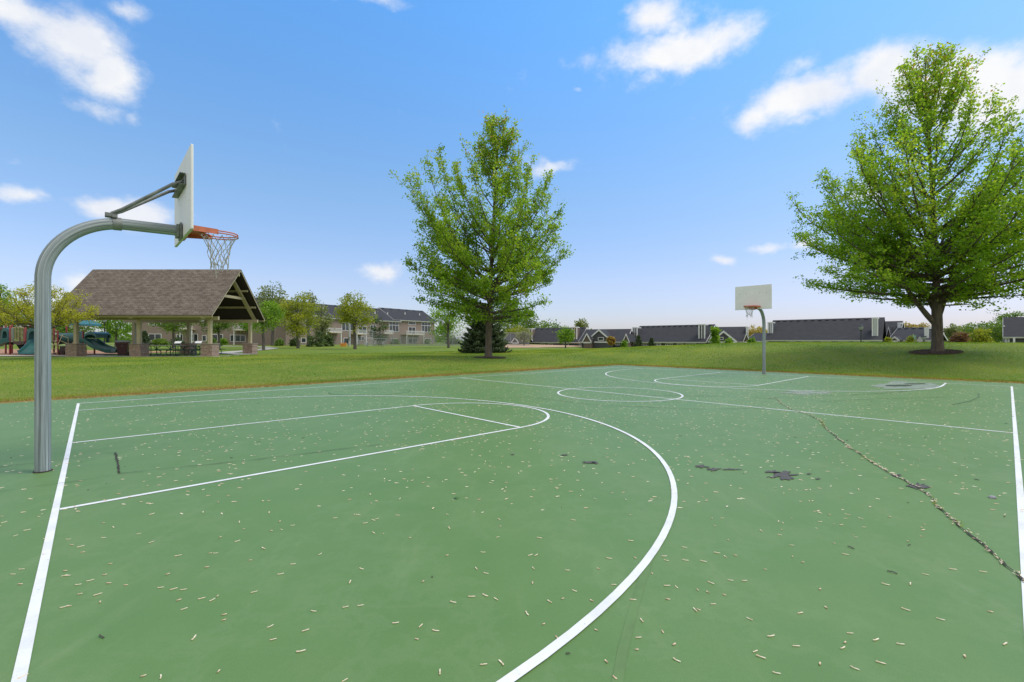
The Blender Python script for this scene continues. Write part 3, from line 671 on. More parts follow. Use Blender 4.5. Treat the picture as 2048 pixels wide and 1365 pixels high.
def hoop(p, rz, label):
    r = thing('basketball_hoop', label, 'basketball hoop', p, rz, 'hoops at the two ends of the court')
    pole_mesh(r)
    mb = MB(); mb.tube([(.076*math.cos(a), .076*math.sin(a), .004) for a in np.linspace(0, 2*math.pi, 33)[:-1]], .009, 6, closed=True); mb.build('base_joint', MT['crack'], r)
    mb = MB(); mb.tube([(.615, 0, 3.0), (.70, 0, 3.004)], .080, 24); mb.box((.60, 0, 3.10), (.12, .10, .05)); mb.box((.63, 0, 3.08), (.05, .15, .03))
    mb.build('clamp', MT['steel'], r, bevel=.004)
    mb = MB(); mb.box((1.305, 0, 3.01), (.02, .20, .22)); mb.box((1.275, 0, 3.01), (.035, .17, .17)); mb.build('mounting_plate', MT['darksteel'], r, bevel=.004)
    XB = 1.34; bo = MB(); bo.box((XB, 0, 3.45), (.030, 1.52, 1.05)); bb = bo.build('backboard', MT['board'], r, bevel=.008)
    e = MB(); e.box((XB, 0, 2.922), (.032, 1.52, .006)); e.build('edge_strip', MT['boardedge'], bb)
    e = MB()
    for yy in (-.55, -.28, .28, .55): e.tube([(XB + .012, yy, 3.63), (XB + .023, yy, 3.63)], .012, 8)
    e.build('bolts', MT['darksteel'], bb)
    ch = MB(); ch.box((XB - .026, 0, 3.63), (.008, .80, .15)); ch.box((XB - .055, 0, 3.70), (.06, .80, .008)); ch.box((XB - .055, 0, 3.56), (.06, .80, .008))
    for yy in (-.3, -.1, .12, .3): ch.tube([(XB - .05, yy, 3.63), (XB - .03, yy, 3.63)], .018, 6)
    ch.build('channel', MT['darksteel'], r)
    for s in (-1, 1):
        b_ = MB(); b_.tube([(.60, .03*s, 3.12), (.70, .06*s, 3.18), (1.20, .20*s, 3.58), (1.30, .235*s, 3.63)], [.02, .021, .021, .02], 10)
        b_.build('brace', MT['steel'], r, smooth=True)
    # rim with its sheet-metal support
    XR = 1.76
    g = MB()
    for z0, sc in ((3.05, 1.0), (3.02, 1.015)):
        g.tube([(XR + .2286*sc*math.cos(a), .2286*sc*math.sin(a), z0) for a in np.linspace(0, 2*math.pi, 49)[:-1]], .009, 8, closed=True)
    rim = g.build('rim', MT['orange'], r, smooth=True)
    x0 = XB + .02; out = [(x0, .32), (XR - .06, .225), (XR - .10, .16), (XR - .165, .10), (XR - .19, 0), (XR - .165, -.10), (XR - .10, -.16), (XR - .06, -.225), (x0, -.32)]
    g = MB(); g.prism([(x, y, 3.055) for x, y in out], (0, 0, .006))
    for s in (-1, 1): g.beam((x0, .32*s, 3.025), (XR - .05, .225*s, 3.035), .006, .07)
    g.box((x0 + .006, 0, 3.0), (.012, .34, .16)); g.build('support', MT['orange'], rim)
    hk = MB()
    for k in range(12): a = 2*math.pi*(k + .5)/12; hk.tube([(XR + .21*math.cos(a), .21*math.sin(a), 3.03), (XR + .215*math.cos(a), .215*math.sin(a), 3.005), (XR + .205*math.cos(a), .205*math.sin(a), 3.0)], .004, 5)
    hk.build('hooks', MT['white'], rim)
    # net
    rg = random.Random(int(abs(p[0])*10)); net = MB(); rows = [(3.0, .205), (2.91, .160), (2.83, .130), (2.75, .115), (2.67, .108), (2.61, .106)]
    jt = {}
    def node(i, k):
        k = k % 12
        if (i, k) not in jt:
            z, rr = rows[i]; a = 2*math.pi*(k + .5*(i % 2))/12; w = .012*i
            jt[(i, k)] = Vector((XR + rr*math.cos(a) + rg.gauss(0, w*.35), rr*math.sin(a) + rg.gauss(0, w*.35), z + rg.gauss(0, w*.4)))
        return jt[(i, k)]
    for i in range(len(rows) - 1):
        for k in range(12):
            if i == 4 and k in (2, 7): continue
            for kk in ((k, k - 1) if i % 2 == 0 else (k, k + 1)):
                a, b_ = node(i, k), node(i + 1, kk); md = (a + b_)/2 - Vector((0, 0, .006*i/2))
                net.tube([a, md, b_], .0042, 5)
    for k in range(12):
        q_ = node(5, k)
        net.tube([q_, q_ + Vector((rg.gauss(0, .01), rg.gauss(0, .01), -.03 - .05*rg.random()))], .005, 5)
        net.tube([q_ + Vector((0, 0, .012)), q_ - Vector((0, 0, .012))], .009, 6)
    for k in (3, 6, 9):
        q_ = node(4, k); net.tube([q_, q_ + Vector((.02, .01, -.06)), q_ + Vector((.01, .03, -.14))], .005, 5)
    q_ = node(5, 8); net.tube([q_, q_ + Vector((0, 0, -.08)), q_ + Vector((.006, .004, -.19))], .004, 5)
    net.build('net', MT['rope'], rim, smooth=True)
    return r
ax = math.atan2(CY, SY)
hoop(C(-.18, 7.69), ax, 'galvanised gooseneck basketball hoop nearest the camera, backboard seen edge on')
hoop(C(L + .18, 7.69), ax + math.pi, 'distant gooseneck basketball hoop with cream backboard facing the camera')

# ------------------------------------------------------------------ trees
def leaves(c, size, rng, up=.35, fold=.12, elong=1.15):
    n = len(c); nr = rng.normal(0, 1, (n, 3)); nr[:, 2] = np.abs(nr[:, 2])*.6 + up; nr /= np.linalg.norm(nr, axis=1)[:, None]
    t = rng.normal(0, 1, (n, 3)); t -= nr*(t*nr).sum(1)[:, None]; t /= np.linalg.norm(t, axis=1)[:, None]; b_ = np.cross(nr, t)
    s = size*rng.uniform(.65, 1.25, n)[:, None]
    v0 = c - t*s*.5*elong; v2 = c + t*s*.5*elong; v1 = c + b_*s*.46 + nr*s*fold; v3 = c - b_*s*.46 + nr*s*fold
    return np.stack([v0, v1, v2, v3], 1).reshape(-1, 3)
def bez(p0, p1, p2, p3, n):
    t = np.linspace(0, 1, n)[:, None]
    return (1 - t)**3*p0 + 3*(1 - t)**2*t*p1 + 3*(1 - t)*t*t*p2 + t**3*p3
def maple(name, label, base, Ht, prof, tr, nl, seed, mat, leaf, tcb, forks=(), lean=(0, 0), ncl=13, sec=.42, sig=.16, bmat='bark', clump=.22, shoot=1.6):
    rng = np.random.default_rng(seed); prof = np.array(prof)
    r = thing(name, label, 'tree', base)
    wood = MB(); C_ = []; RV = []; C2 = []; R2 = []
    tz = np.linspace(0, .97, 22); wob = np.cumsum(rng.normal(0, .016, (22, 2)), 0)*Ht/10
    TP = np.stack([wob[:, 0]*tz + lean[0]*tz**1.5, wob[:, 1]*tz + lean[1]*tz**1.5, tz*Ht], -1)
    TR = tr*(1 - tz)**.85*np.where(tz < tcb + .06, 1, .72) + .012; TR[0] *= 1.45
    TP = np.concatenate([[[0, 0, -.2]], TP[:1], [[TP[1][0]*.3, TP[1][1]*.3, Ht*.015]], TP[1:]]); TR = np.concatenate([[tr*1.7], [tr*1.42], [tr*1.12], TR[1:]])
    tz = TP[:, 2]/Ht
    wood.tube(TP, list(TR), 12)
    def trunk(t): return np.array([np.interp(t, tz, TP[:, i]) for i in range(3)])
    def Rad(t, az):
        ca = math.cos(az); l = np.interp(t, prof[:, 0], prof[:, 1]); q_ = np.interp(t, prof[:, 0], prof[:, 2]); s = q_ if ca > 0 else l
        return abs(ca)*s + (1 - abs(ca))*(l + q_)/2
    tmin = prof[0, 0]
    def branch(p0, p3, az, r0, rr):
        dz = p3[2] - p0[2]; o = np.array([math.cos(az), math.sin(az), 0])
        return bez(p0, p0 + o*rr*.40 + [0, 0, .22*dz], p3 - o*rr*.16 - [0, 0, .42*dz], p3, 9)
    limbs = []
    for i in range(nl):
        te = tmin + (1 - tmin)*((i + rng.random())/nl)**1.15*.985; az = i*2.39996 + rng.normal(0, .25)
        R = Rad(te, az); rr = R*(rng.uniform(.78, 1.08) if i % 3 else rng.uniform(.42, .78))
        k = np.interp((te - tmin)/(1 - tmin), [0, .25, .6, 1], [.06, .32, 1.0, 2.0])
        ts = max(tcb*(1 + .1*rng.random()), te - k*rr/Ht - .01); ts = min(ts, te - .005)
        p0 = trunk(ts); p3 = trunk(min(te, .97)); p3 = np.array([p3[0]*.6 + rr*math.cos(az), p3[1]*.6 + rr*math.sin(az), te*Ht])
        limbs.append((p0, p3, az, ts, rr))
    for (ts, te, az, rr, rad) in forks:
        p0 = trunk(ts); p3 = np.array([rr*math.cos(az), rr*math.sin(az), te*Ht]); limbs.append((p0, p3, az, -rad, rr))
    for (p0, p3, az, ts, rr) in limbs:
        lh = rng.normal(0, .12); CA, RA = (C2, R2) if ts < 0 else (C_, RV)
        bp = branch(p0, p3, az, 0, rr); ln = np.linalg.norm(np.diff(bp, axis=0), axis=1).sum()
        r0 = -ts if ts < 0 else min(np.interp(ts, tz, TR)*.50, .035 + ln*.011)
        wood.tube(bp, list(np.linspace(r0, .010, 9)), 7, caps=False)
        ns = max(3, int(ln/sec))
        for j in range(ns):
            s = .22 + .78*(j + rng.random())/ns; f = s*8; a = int(min(f, 7)); q0 = bp[a] + (bp[a + 1] - bp[a])*(f - a)
            tg = bp[a + 1] - bp[a]; tg /= np.linalg.norm(tg) + 1e-9
            la = rng.normal(0, 1, 3); la[2] *= .45; dr = tg*.8 + la/np.linalg.norm(la)*.85 + [0, 0, .30]; dr /= np.linalg.norm(dr)
            l2 = np.clip((.18 + .42*(1 - s))*rr*.62*rng.uniform(.6, 1.3), .35, 2.0)
            q1 = q0 + dr*l2 + [0, 0, .12*l2]; mid = (q0 + q1)/2 + rng.normal(0, .05, 3)
            wood.tube([q0, mid, q1], [.014 + .006*l2, .010, .005], 4, caps=False)
            m = max(2, int(l2/clump)); tt = (np.arange(m) + rng.random(m))/m; tt = .15 + .9*tt
            cc = q0 + (q1 - q0)*tt[:, None] + rng.normal(0, .11, (m, 3))
            CA.append(np.repeat(cc, ncl, 0)); RA.append(np.repeat(rng.normal(.42, .16, m) + lh, ncl))
        cc = bp[-1] + rng.normal(0, .10, (3, 3)); CA.append(np.repeat(cc, ncl, 0)); RA.append(np.repeat(rng.normal(.5, .12, 3), ncl))
        te = p3[2]/Ht
        for _ in range(2 if te > tmin + .12 else 1):       # young shoots past the end of the limb
            o2 = np.array([math.cos(az), math.sin(az), 0]); l3 = rng.uniform(.35, 1.0)*shoot*(.5 + te)*np.interp(te, [.8, .95, 1], [1, .35, .2]); q0 = bp[-1 - int(rng.integers(0, 3))]
            q1 = q0 + (o2*rng.uniform(.1, .6) + [rng.normal(0, .25), rng.normal(0, .25), np.interp(te, [tmin, tmin + .25, 1], [.05, .6, 1.1])])*l3
            wood.tube([q0, q1], [.012, .004], 4, caps=False); m = max(2, int(l3/.16)); tt = (np.arange(m) + rng.random(m))/m
            cc = q0 + (q1 - q0)*tt[:, None] + rng.normal(0, .06, (m, 3)); C2.append(np.repeat(cc, ncl//2, 0)); R2.append(np.repeat(rng.normal(.6, .14, m), ncl//2))
    cc = np.concatenate(C_); rv = np.concatenate(RV); n = len(cc)
    cc = cc + rng.normal(0, 1, (n, 3))*[sig, sig, sig*.62]
    # keep inside the crown's own outline
    t = cc[:, 2]/Ht; azs = np.arctan2(cc[:, 1], cc[:, 0]); ca = np.abs(np.cos(azs)); l = np.interp(t, prof[:, 0], prof[:, 1]); q_ = np.interp(t, prof[:, 0], prof[:, 2])
    Rv = ca*np.where(np.cos(azs) > 0, q_, l) + (1 - ca)*(l + q_)/2
    ax_ = np.interp(t, tz, TP[:, 0]); ay_ = np.interp(t, tz, TP[:, 1]); wgt = ss(.6, 1, t)
    ok = (np.hypot(cc[:, 0] - ax_*wgt, cc[:, 1] - ay_*wgt) < Rv*1.16 + .55) & (t > tmin - .045)
    cc, rv = cc[ok], rv[ok]; c2 = np.concatenate(C2); c2 = c2 + rng.normal(0, 1, c2.shape)*sig*.8; cc = np.concatenate([cc, c2]); rv = np.concatenate([rv, np.concatenate(R2)]); t = cc[:, 2]/Ht
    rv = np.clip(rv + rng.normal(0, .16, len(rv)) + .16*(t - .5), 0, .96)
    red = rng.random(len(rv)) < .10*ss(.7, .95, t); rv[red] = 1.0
    wood.build('trunk', MT[bmat], r, smooth=True)
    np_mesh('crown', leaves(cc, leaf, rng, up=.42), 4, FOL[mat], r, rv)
    return r
zt = 32.0; sc = zt/F
pr_c = [(.15, 60, 80), (.20, 112, 122), (.27, 150, 128), (.34, 166, 148), (.45, 168, 150), (.54, 168, 148), (.60, 156, 138), (.66, 128, 112), (.71, 88, 78), (.76, 52, 48), (.83, 34, 38), (.88, 28, 38), (.93, 22, 38), (1.0, 6, 22)]
pb = P(977, zt)
maple('maple_tree', 'medium maple standing alone on the lawn left of the far hoop', pb, (717 - 230)*sc, [(a, b_*sc, c_*sc) for a, b_, c_ in pr_c], .235, 118, 21, 'maple', .125, .155, lean=(.85, 0), ncl=15, sig=.17, clump=.25,
      forks=((.30, .80, 3.1, 4.3, .06), (.34, .835, 3.3, 3.35, .055), (.28, .74, 2.9, 5.3, .06), (.30, .70, 3.45, 5.5, .06), (.40, .815, 2.75, 2.6, .05), (.32, .765, .1, 2.9, .055), (.30, .72, -.25, 4.2, .06), (.28, .67, .35, 4.6, .06), (.35, .74, -.5, 3.2, .05)))
zb = 25.6; sc = zb/F
pr_b = [(.155, 40, 120), (.18, 120, 165), (.21, 200, 190), (.26, 258, 225), (.355, 276, 240), (.48, 284, 245), (.54, 276, 240), (.60, 262, 225), (.645, 215, 195), (.67, 150, 160), (.73, 112, 120), (.80, 80, 82), (.87, 72, 66), (.93, 62, 52), (1.0, 12, 16)]
pb = P(1875, zb)
maple('maple_tree', 'largest maple with a forked trunk on the bank right of the far hoop', pb, (703 - 86)*sc, [(a, b_*sc*.86, c_*sc*.86) for a, b_, c_ in pr_b], .255, 150, 8, 'maple2', .115, .165,
      forks=((.155, .575, 3.1, 6.1, .085), (.22, .56, 3.5, 5.6, .075), (.30, .705, 3.0, 4.0, .06), (.26, .62, .3, 5.2, .07), (.085, .46, math.pi*.98, 3.4, .16), (.10, .50, .35, 2.4, .15), (.12, .62, 2.2, 2.0, .12), (.15, .55, -1.3, 2.4, .11)), lean=(-.1, .3), ncl=14, sig=.165, clump=.25, shoot=1.5)
for px, z, rx, lab in ((980, zt - .1, 1.0, 'thin ring of bark mulch around the medium maple'), (1871, zb - .1, 1.08, 'wide ring of bark mulch around the forked maple')):
    rng = np.random.default_rng(px); x0, y0 = (px - CX)/F*z, z; mb = MB(); ring = []; n = 36
    for i in range(n):
        a = 2*math.pi*i/n; k = rx*(.86 + .15*math.sin(3*a + px) + .14*random.uniform(-1, 1)); x, y = x0 + k*math.cos(a), y0 + k*.85*math.sin(a); ring.append((x, y, gh(x, y) + .025))
    mid = [((x + x0)/2, (y + y0)/2, gh((x + x0)/2, (y + y0)/2) + .06) for x, y, _ in ring]
    vs = ring + mid + [(x0, y0, gh(x0, y0) + .09)]
    mb.add(vs, [(i, (i + 1) % n, n + (i + 1) % n, n + i) for i in range(n)] + [(n + i, n + (i + 1) % n, 2*n) for i in range(n)])
    for _ in range(700):
        a = rng.uniform(0, 6.28); k = rx*1.12*math.sqrt(rng.random()); x, y = x0 + k*math.cos(a), y0 + k*.85*math.sin(a); zz = gh(x, y) + .05 + .05*(1 - k/rx)
        mb.box((x, y, zz), (rng.uniform(.05, .12), rng.uniform(.02, .05), .03), rng.uniform(0, 3))
    tag(mb.build('mulch', MT['mulch']), lab, 'mulch', kind='stuff')

def bgtree(name, label, px, z, ytop, hw, mat, ybot=None, seed=0, group=None, trunk=True, dens=1.0, shape='oval', base_h=None, cat='tree', leaf=None, loose=.5):
    """a tree farther off: clumped crown of leaf faces on limbs"""
    rng = np.random.default_rng(seed + int(px)*3 + int(z)); base = P(px, z)
    top = H(ytop, z) - base.z; R = hw/F*z*math.cos(math.atan((px - CX)/F)); cb = (H(ybot, z) - base.z) if ybot else top*.28; cb = max(cb, .05)
    r = thing(name, label, cat, base, 0, group); wood = MB()
    ch = top - cb; nC = int(34*dens) + 14
    if shape == 'cone': nC += 10
    ctr = []
    while len(ctr) < nC:
        v = rng.uniform(-1, 1, 3); u = (v[2] + 1)/2
        if shape == 'oval': lim = math.sin(math.pi*min(max(u*.9 + .08, 0), 1))**.75
        elif shape == 'round': lim = math.sqrt(max(0, 1 - v[2]**2))*.95 + .05
        elif shape == 'cone': lim = (1 - u)**.9 + .05
        elif shape == 'dome': lim = math.sqrt(max(0, 1 - u**2)) + .03
        else: lim = 1
        rad = math.hypot(v[0], v[1])
        if rad > lim or (rad < lim*.45 and rng.random() < .6): continue
        ctr.append((v[0]*R*.88, v[1]*R*.88, cb + u*ch*.94))
    ctr = np.array(ctr); cs = (R*.23 + ch*.055)*rng.uniform(.6, 1.3, nC)
    lf = leaf or max(.10, z*.0031)
    per = int(np.clip(3.9*(math.pi*R*ch/2)/(lf*lf*.5)*dens/nC, 30, 420))
    off = rng.normal(0, 1, (nC, per, 3)); off /= (np.linalg.norm(off, axis=2, keepdims=True) + 1e-6); off *= rng.uniform(.2, 1.15, (nC, per, 1))**.6
    pos = (ctr[:, None, :] + off*cs[:, None, None]*[1.1, 1.1, .75]).reshape(-1, 3)
    pos += rng.normal(0, lf*loose, pos.shape); pos[:, 2] = np.maximum(pos[:, 2], .03)
    rv = np.clip(np.repeat(rng.normal(.45, .17, nC), per) + rng.normal(0, .17, nC*per), 0, 1)
    if trunk:
        th = cb + ch*.55; w = .018*top + .05
        wood.tube([(0, 0, -.15), (0, 0, cb*.5), (rng.normal(0, .05)*R, 0, cb), (rng.normal(0, .08)*R, 0, th), (0, 0, top*.92)], [w*1.25, w, w*.85, w*.45, .015], 8)
        for k in rng.choice(nC, min(nC, 12), replace=False):
            c = ctr[k]; z0 = min(cb + .1 + max(0, c[2] - cb)*.35, top*.85)
            wood.tube([(0, 0, z0), (c[0]*.5, c[1]*.5, z0 + (c[2] - z0)*.45), tuple(c)], [w*.42, w*.25, .012], 5, caps=False)
        wood.build('trunk', MT['bark2'], r, smooth=True)
    np_mesh('crown' if cat == 'tree' else 'foliage', leaves(pos, lf, rng, up=.5), 4, FOL[mat], r, rv)
    return r
def conifer(name, label, px, z, ytop, hw, mat='spruce', seed=1, group=None, nb=230, skirt=.04, pw=.82):
    rng = np.random.default_rng(seed); base = P(px, z); Ht = H(ytop, z) - base.z; R = hw/F*z
    r = thing(name, label, 'tree', base, 0, group); wood = MB()
    wood.tube([(0, 0, -.2), (0, 0, Ht*.4), (0, 0, Ht*.97)], [.03*Ht + .03, .018*Ht + .02, .012], 8)
    cc = []; rv = []
    for i in range(nb):
        u = (i + rng.random())/nb; u = u**1.25; az = i*2.39996 + rng.normal(0, .3); ln = R*(1 - u)**pw*rng.uniform(.72, 1.14) + .12
        z0 = Ht*(skirt + (1 - skirt)*u*.97); m = max(5, int(ln/.085)); s = np.linspace(.12, 1, m)
        dr = -.10*ln*np.sin(s*math.pi) + .14*ln*s**3 - .10*ln*s
        b0 = np.stack([np.cos(az)*s*ln, np.sin(az)*s*ln, z0 + dr], -1)
        wood.tube([b0[0]*[0, 0, 1], b0[m//2], b0[-1]], [.02, .012, .005], 4, caps=False)
        wd = (.10 + .26*np.sin(np.clip(s*1.1, 0, 1)*math.pi))*ln*.9 + .05
        k = 9; la = rng.uniform(-1, 1, (m, k)); px_ = b0[:, None, :] + np.stack([-np.sin(az)*la*wd[:, None], np.cos(az)*la*wd[:, None], -.22*np.abs(la)*wd[:, None] + rng.normal(0, .035, (m, k))], -1)
        cc.append(px_.reshape(-1, 3)); rv.append(np.clip(rng.normal(.35, .1) + .3*np.repeat(s, k) + rng.normal(0, .15, m*k), 0, 1))
    cc = np.concatenate(cc); rv = np.concatenate(rv); cc[:, 2] = np.maximum(cc[:, 2], .04)
    wood.build('trunk', MT['conebark'], r, smooth=True)
    np_mesh('crown', leaves(cc, max(.085, z*.0026), rng, up=.5, elong=1.6), 4, FOL[mat], r, rv)
    return r
conifer('spruce_tree', 'broad dark spruce behind the medium maple trunk', 968, 43.5, 604, 47, nb=340, seed=4, pw=.60)

# honey locust beside the shelter
zl = 29.5; scl = zl/F*.86
maple('locust_tree', 'low spreading yellow honey locust beside the shelter, behind the near pole', P(88, zl), (718 - 572)*zl/F, [(.50, 70*scl, 60*scl), (.56, 120*scl, 80*scl), (.66, 150*scl, 86*scl), (.78, 140*scl, 66*scl), (.86, 100*scl, 55*scl), (.93, 60*scl, 30*scl), (1.0, 10*scl, 8*scl)],
      .10, 40, 5, 'locust', .085, .38, ncl=14, sec=.30, sig=.12, bmat='bark2', clump=.2, shoot=.7)
T = [
 ('tree', 'green tree behind the cream railing of the playground', 40, 66, 628, 40, 'green', 680, 'round'),
 ('tree', 'leafy tree hidden behind the near hoop pole and the locust', 100, 70, 628, 40, 'fresh', 680, 'round'),
 ('tree', 'bushy green tree at the left edge behind the playground roof', 2, 60, 556, 44, 'fresh', None, 'round'),
 ('tree', 'green tree right behind the double slide', 150, 66, 628, 46, 'green', 676, 'round'),
 ('tree', 'bright green tree between the double slide and the maroon cart', 232, 62, 612, 38, 'fresh', 678, 'round'),
 ('tree', 'young tree seen through the shelter left of the middle back post', 347, 54, 622, 46, 'green', 664, 'round'),
 ('tree', 'young tree seen through the shelter right of the front corner post', 438, 54, 618, 42, 'green', 666, 'round'),
 ('tree', 'tall airy tree rising behind the right end of the shelter roof', 545, 78, 562, 36, 'sage', 650, 'round'),
 ('tree', 'dense green tree right beside the shelter corner', 527, 53, 598, 42, 'fresh', 662, 'round'),
 ('tree', 'slim green tree behind the dense one near the shelter corner', 498, 60, 612, 26, 'fresh', 664, 'oval'),
 ('tree', 'round yellow green tree left of the two shrubs by the townhouse', 596, 62, 586, 42, 'yellowgreen', 672, 'round'),
 ('tree', 'tall thin sage tree behind the round yellow green tree', 617, 80, 578, 20, 'sage', 640, 'oval'),
 ('tree', 'narrow sage tree in front of the townhouse left gable', 643, 74, 602, 22, 'sage', 678, 'oval'),
 ('tree', 'yellow green tree standing alone in front of the bleachers', 710, 60, 580, 38, 'yellowgreen', 660, 'oval'),
 ('tree', 'pale leafy tree left of the spruce', 897, 70, 594, 40, 'fresh', 684, 'round'),
 ('tree', 'green tree just beyond the right end of the brown townhouse', 893, 128, 640, 22, 'fresh', 684, 'round'),
 ('tree', 'big rounded green tree far beyond the spruce', 1030, 150, 612, 48, 'green', 676, 'round'),
 ('tree', 'broad green tree behind the leftmost low house roof', 1090, 150, 640, 38, 'green', 676, 'round'),
 ('tree', 'yellowish tree between the spruce and the leftmost low house', 1033, 105, 652, 22, 'yellowgreen', 684, 'round'),
 ('tree', 'small sage tree at the left corner of the leftmost low house', 1048, 88, 656, 18, 'sage', 684, 'oval'),
 ('tree', 'distant pale tree poking up behind the white trimmed chimney', 1162, 150, 634, 14, 'sage', 672, 'oval'),
 ('tree', 'small round green tree in front of the leftmost low house', 1131, 76, 654, 19, 'fresh', 686, 'oval'),
 ('tree', 'little bronze tree in front of the gabled house', 1222, 74, 671, 7, 'bronze', 690, 'oval'),
 ('tree', 'slender bright green columnar tree by the front gable', 1430, 66, 655, 8, 'fresh', 690, 'col'),
 ('tree', 'tan budding tree far behind the far hoop', 1510, 150, 652, 28, 'tan', 676, 'round'),
 ('tree', 'tan budding tree behind the low roofs left of the forked maple', 1815, 160, 645, 20, 'tan', 676, 'round'),
 ('tree', 'second tan budding tree behind the low roofs, nearest the forked maple trunk', 1844, 165, 645, 20, 'tan', 676, 'round'),
 ('tree', 'greyish budding tree just right of the forked maple trunk', 1902, 140, 646, 16, 'sage', 680, 'oval'),
 ('tree', 'pale distant tree between the grey tree and the green trees', 1925, 165, 650, 22, 'sage', 680, 'round'),
 ('tree', 'dense green tree behind the plum shrub', 1956, 112, 642, 42, 'green', 684, 'round'),
 ('tree', 'dense green tree beside the house at the right edge', 1990, 108, 642, 42, 'green', 684, 'round'),
 ('tree', 'tall green tree behind the house at the right edge', 2026, 128, 624, 48, 'green', 680, 'round'),
 ('tree', 'plum leaved low tree right of the forked maple', 1921, 62, 664, 22, 'plum', 690, 'dome'),
 ('tree', 'rounded yellow green tree before the dense green trees at right', 1961, 62, 653, 26, 'yellowgreen', 690, 'dome'),
]
for i, (nm, lab, px, z, yt, hw, mt, yb, shp) in enumerate(T):
    bgtree('tree', lab, px, z, yt, hw, mt, yb, seed=i*17 + 3, shape=shp, trunk=True, dens=(1.0 if mt != 'sage' else .75)*{897: .5, 545: 1.5}.get(px, 1))
SH = [
 ('dark shrub mass at the townhouse wall left of the yellow green tree', 634, 70, 664, 22, 'dark'), ('dark shrub by the townhouse deck left of the orange box', 655, 73, 668, 14, 'dark'),
 ('rounded hedge shrub under the townhouse lower window near the stone pier', 322, 80, 679, 18, 'green'), ('low clipped shrub right of the lower window seen through the shelter', 352, 78, 678, 16, 'dark'),
 ('green shrub seen between the shelter front corner post and back right post', 424, 78, 676, 9, 'green'), ('green shrub right of the tree trunk seen through the shelter', 447, 79, 676, 9, 'fresh'),
 ('round shrub under the townhouse window behind the shelter corner', 558, 76, 679, 8, 'green'), ('dark shrub left of the townhouse basement door', 590, 74, 676, 9, 'dark'),
 ('small round shrub at the right end of the townhouse behind the fence', 854, 113, 681, 5, 'green'), ('small shrub under the townhouse left basement window behind the fence', 791, 104, 680, 6, 'green'),
 ('small green shrub at the foot of the house gable left of the far hoop', 1457, 66, 677, 9, 'fresh'), ('rounded green shrub just left of the far hoop pole', 1505, 66, 676, 10, 'fresh'),
 ('yellow green vine shrub on the house gable left of the street signs', 1774, 58, 672, 8, 'yellowgreen'), ('yellow green shrub behind the green street sign', 1822, 58, 669, 8, 'yellowgreen'),
 ('tiny green shrub at the porch of the far low houses', 1249, 74, 681, 4, 'fresh'), ('grey green shrub behind the chain link fence left of the spruce', 905, 100, 676, 14, 'dark'),
]
for i, (lab, px, z, yt, hw, mt) in enumerate(SH):
    bgtree('shrub', lab, px, z, yt, hw, mt, 694, seed=i*29 + 7, shape='dome', trunk=False, cat='shrub', dens=.6)
bgtree('pine_tree', 'dark open crowned pine in front of the townhouse right of the yellow green tree', 758, 84, 630, 17, 'dark', 690, seed=9, shape='oval', dens=.6)
conifer('conifer_tree', 'small cone shaped conifer left of its twin before the long roof', 1277, 68, 671, 8, seed=10, nb=80)
conifer('conifer_tree', 'smaller cone shaped conifer right of its twin before the long roof', 1303, 68, 676, 8, seed=12, nb=80)
conifer('conifer_tree', 'dark conifer beside the townhouse corner seen behind the shelter post', 289, 76, 662, 10, seed=13, nb=90)

# far wood closing the horizon
rng = np.random.default_rng(77); n = 26000
a = rng.uniform(-.95, .95, n); zz = rng.uniform(215, 262, n); xx = np.tan(a)*zz*1.0
hgt = 5.5 + 2.2*np.sin(xx*.06) + 1.4*np.sin(xx*.17 + 2); yy = rng.random(n)**.7*hgt - 1.2
o = np_mesh('distant_woods', leaves(np.stack([xx, zz, yy], -1), 1.5, rng, up=.3), 4, FOL['green'], rnd=np.clip(rng.normal(.45, .2, n), 0, 1))
tag(o, 'far green woods closing the horizon behind the houses', 'woods', kind='stuff')

